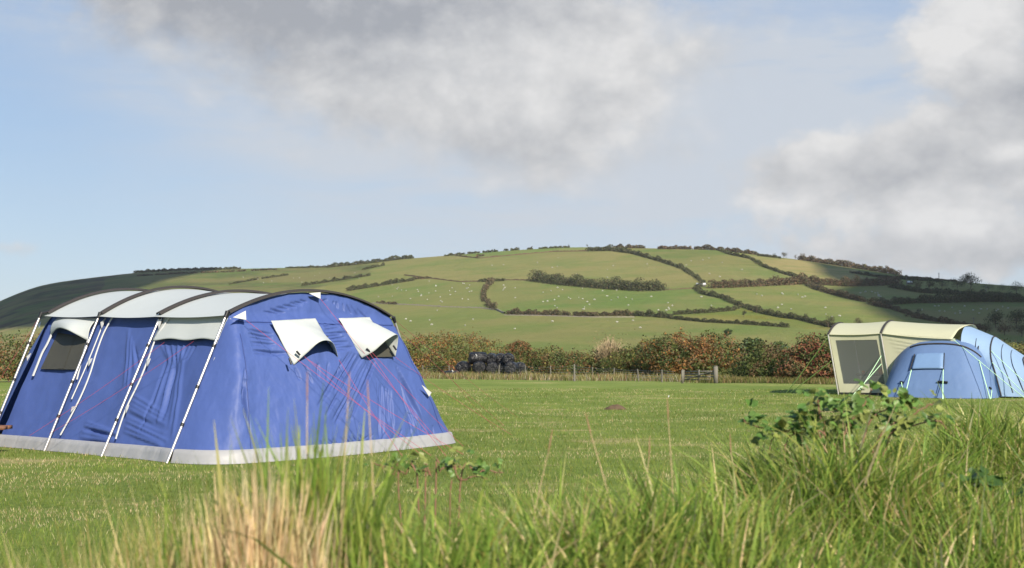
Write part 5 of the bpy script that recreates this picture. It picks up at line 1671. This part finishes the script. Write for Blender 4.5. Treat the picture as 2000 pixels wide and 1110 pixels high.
STR = [(.72, .60, .42), (.62, .50, .34), (.44, .33, .21)]
tuft('grass_tuft', -.465, 2.33, .155, 1000, .44, .0080, STR, [3, 3, 2], 'thick clump of dead straw coloured grass at the lower left', 401, .26)
tuft('grass_tuft', -.40, 2.50, .20, 340, .56, .0135, [G1, G2_, G4, (.36, .34, .12)], [3, 3, 3, 1], 'tall green grass clump rising in front of the big blue tent', 402, .38, droop=(.2, .9))
tuft('grass_tuft', -.64, 2.30, .10, 420, .24, .006, STR + [G4], [3, 3, 2, 2], 'short straw stubble left of the dead clump', 403, .4)
tuft('grass_tuft', 2.32, 5.75, .16, 700, .16, .006, STR + [(.36, .18, .10)], [3, 3, 2, 2], 'small round patch of dead brown grass below the pale blue tent rear', 404, .6)
tuft('grass_tuft', 1.22, 3.75, .09, 200, .16, .006, [(.62, .48, .34), (.5, .36, .24)], [1, 1], 'pale bleached grass tuft low in the right foreground', 405, .7)
tuft('grass_tuft', -.92, 2.05, .02, 14, .42, .010, [G3, G1], [1, 1], 'blurred dark green blades close at the lower left', 406, .15)

# individual seed stalks standing above the grass
def stalk(px, py0, py1, d, lean_px, label, seed, colr=(.48, .36, .2), headc=(.34, .17, .10)):
    rg = np.random.default_rng(seed)
    e = at_y(px, py0, d); s = at_y(px + lean_px, py1, d); s[2] = min(s[2], float(bank_z(s[0], s[1])) + .05)
    root = empty('seed_stalk', s, label, 'grass stalk', 'dry seed stalks on the bank')
    mid = (s + e) / 2 + rg.normal(0, .01, 3)
    p = interp([s, mid, e], np.linspace(0, 1, 10))
    b = MB(); b.tube(p, np.linspace(.0016, .0009, 10), 5); b.build('stem', M['drystem'], root, True)
    b = MB(); q = e - s; q /= np.linalg.norm(q); b.tube([e - q * .01, e + q * .012, e + q * .03, e + q * .05], [.001, .0016, .0013, .0005], 6); b.build('seed_head', M['seedhead'], root, True)


M['drystem'] = simple('dry_stem', (.46, .34, .19), .8, 0, .2, 30); M['seedhead'] = simple('seed_head', (.30, .16, .10), .9, 0, .3, 40)
for i, a in enumerate([(1153, 845, 1010, 2.95, 60, 'tall leaning seed stalk with a brown head in the centre of the foreground'), (1268, 890, 960, 3.2, -6, 'short upright stalk right of the tall leaning one'), (680, 775, 900, 2.5, -30, 'dark reddish stalk left in front of the blue tent'),
                       (720, 790, 930, 2.5, 30, 'pale reddish stalk right in front of the blue tent'), (600, 775, 900, 2.5, 4, 'dark upright stalk in the middle of the tall green clump'), (1427, 880, 960, 3.5, 6, 'pale stalk in the grass left of the bramble'), (1305, 815, 930, 3.2, 12, 'thin green stalk standing high in the middle'), (1072, 878, 935, 2.9, -50, 'bent pale stalk left of the tall leaning one')]):
    stalk(*a, seed=500 + i)

# ------------------------------------------------------------------ bramble and weeds
def leaf_mesh(mb, c, size, d, nrm, cols, col, rg):
    """ovate pointed leaf folded on its midrib: 11 vertices"""
    d = d / np.linalg.norm(d); s = np.cross(nrm, d); s /= np.linalg.norm(s) + 1e-9; nn = np.cross(d, s)
    t = np.array([0, .22, .5, .78, 1.0]); w = np.array([.02, .30, .38, .22, .0])
    mid = [c + d * size * k - nn * size * .10 * k * k for k in t]
    Lf = [m + s * size * ww + nn * size * (.10 * (ww > .01)) for m, ww in zip(mid, w)]; Rt = [m - s * size * ww + nn * size * (.10 * (ww > .01)) for m, ww in zip(mid, w)]
    V = np.array(mid + Lf + Rt); F = []
    for i in range(4): F += [(i, i + 1, 6 + i, 5 + i), (i + 1, i, 10 + i, 11 + i)]
    mb.add(V, F); cols.append(np.tile(col * rg.uniform(.75, 1.25), (15, 1)))


def bramble(name, base, stems, label, seed, lsize=.055, colrs=((.075, .15, .03), (.12, .21, .045), (.20, .23, .06)), nper=9, cat='bramble', group=None):
    rg = np.random.default_rng(seed)
    root = empty(name, base, label, cat, group)
    lm, cols = MB(), []
    for st in stems:
        p = interp(st, np.linspace(0, 1, 26)); p = p + rg.normal(0, .002, p.shape)
        b = MB(); b.tube(p, np.linspace(.0034, .0016, 26), 6)
        for k in range(3, 25, 2):                       # thorns
            q = rg.normal(0, 1, 3); q /= np.linalg.norm(q); b.tube([p[k], p[k] + q * .012], [.002, .0004], 4, False)
        b.build('stem', M['bramblestem'], root, True)
        for j in range(nper):
            k = int(rg.uniform(1, 26)); c = p[min(k, 25)]
            out_ = rg.normal(0, 1, 3); out_[2] = abs(out_[2]) * .7 + .1; out_ /= np.linalg.norm(out_)
            tip = c + out_ * rg.uniform(.02, .06)
            col = np.array(colrs[rg.integers(len(colrs))]); s_ = lsize * rg.uniform(.6, 1.35)
            up = np.array([rg.normal(0, .5), rg.normal(0, .5) - .8, .9]); up /= np.linalg.norm(up)
            d0 = out_ * [1, 1, .4] + rg.normal(0, .15, 3); sd = np.cross(up, d0)
            for dd in (d0, d0 * .35 + sd * .9, d0 * .35 - sd * .9)[:3 if rg.random() < .75 else 1]:
                leaf_mesh(lm, tip, s_, dd, up + rg.normal(0, .2, 3), cols, col, rg)
    lm.build('leaves', M['leaf'], root, True, col=np.vstack(cols))
    return root


M['bramblestem'] = simple('bramble_stem', (.19, .10, .06), .7, 0, .3, 30)
D = 4.0
A = lambda x, y, d=D: at_y(x, y, d)
def gb(x, d=D):
    p = A(x, 900, d); p[2] = float(bank_z(p[0], p[1])); return p


base = gb(1640)
bramble('bramble', base, [
    [gb(1660), A(1630, 870), A(1580, 838), A(1505, 842), A(1452, 822)],
    [gb(1655), A(1650, 850), A(1672, 812), A(1690, 785), A(1702, 758)],
    [gb(1640), A(1600, 850), A(1560, 845), A(1515, 848), A(1502, 890)],
    [gb(1670), A(1690, 840), A(1730, 800), A(1765, 790), A(1790, 800)],
    [gb(1680), A(1720, 850), A(1770, 820), A(1800, 800), A(1825, 785)],
    [gb(1630), A(1610, 840), A(1602, 810), A(1598, 790), A(1596, 785)],
    [gb(1650), A(1660, 850), A(1655, 815), A(1640, 800), A(1625, 805)],
    [gb(1600), A(1570, 860), A(1545, 850), A(1535, 870), A(1530, 905)],
    [gb(1700), A(1740, 850), A(1790, 830), A(1830, 822), A(1850, 838)],
    [gb(1620), A(1600, 865), A(1590, 845), A(1575, 830), A(1570, 822)]],
    'leafy bramble with a bare arching stem in front of the cream tent', 601, .030, nper=24)
D = 2.75
base = gb(850)
bramble('bramble', base, [[gb(850), A(850, 940), A(860, 920), A(880, 910), A(905, 915)], [gb(840), A(815, 950), A(790, 925), A(760, 912), A(740, 910)], [gb(880), A(900, 945), A(930, 925), A(955, 920), A(985, 925)],
                          [gb(830), A(830, 950), A(840, 930), A(835, 920), A(820, 915)], [gb(800), A(780, 950), A(770, 930), A(750, 915), A(725, 905)], [gb(870), A(880, 950), A(900, 940), A(930, 930), A(950, 935)]],
        'low bramble leaves in the grass right of the straw clump', 602, .022, nper=10)
D = 3.5
for i, (x, lb) in enumerate(((1850, 'dark leafy weed at the lower right'), (1950, 'dark leafy weed at the right edge of the foreground'))):
    st = []
    rr = np.random.default_rng(700 + i)
    for k in range(9):
        x1 = x + rr.uniform(-85, 85); y1 = rr.uniform(930, 1080)
        st.append([gb(x + rr.uniform(-30, 30)), A((x + x1) / 2, (1130 + y1) / 2), A(x1, y1 + 15), A(x1 + rr.uniform(-15, 15), y1)])
    bramble('weed', gb(x), st, lb, 610 + i, .045, ((.035, .075, .016), (.05, .10, .02)), 8, 'weed')

# ------------------------------------------------------------------ hazy air over the whole place
hm = bpy.data.materials.new('hazy_air'); hm.use_nodes = True
ht_ = hm.node_tree; ht_.nodes.remove(ht_.nodes['Principled BSDF'])
pv = ht_.nodes.new('ShaderNodeVolumePrincipled')
pv.inputs['Color'].default_value = (.92, .92, .93, 1); pv.inputs['Density'].default_value = .00006; pv.inputs['Anisotropy'].default_value = 0.2
ht_.links.new(pv.outputs[0], ht_.nodes['Material Output'].inputs['Volume'])
b = MB(); b.box((0, 0, 110), (5200, 5200, 350))
tag(b.build('haze', hm, None, loc=(0, 0, 0)), 'thin pale haze in the air over the valley and hill', 'haze', kind='stuff')
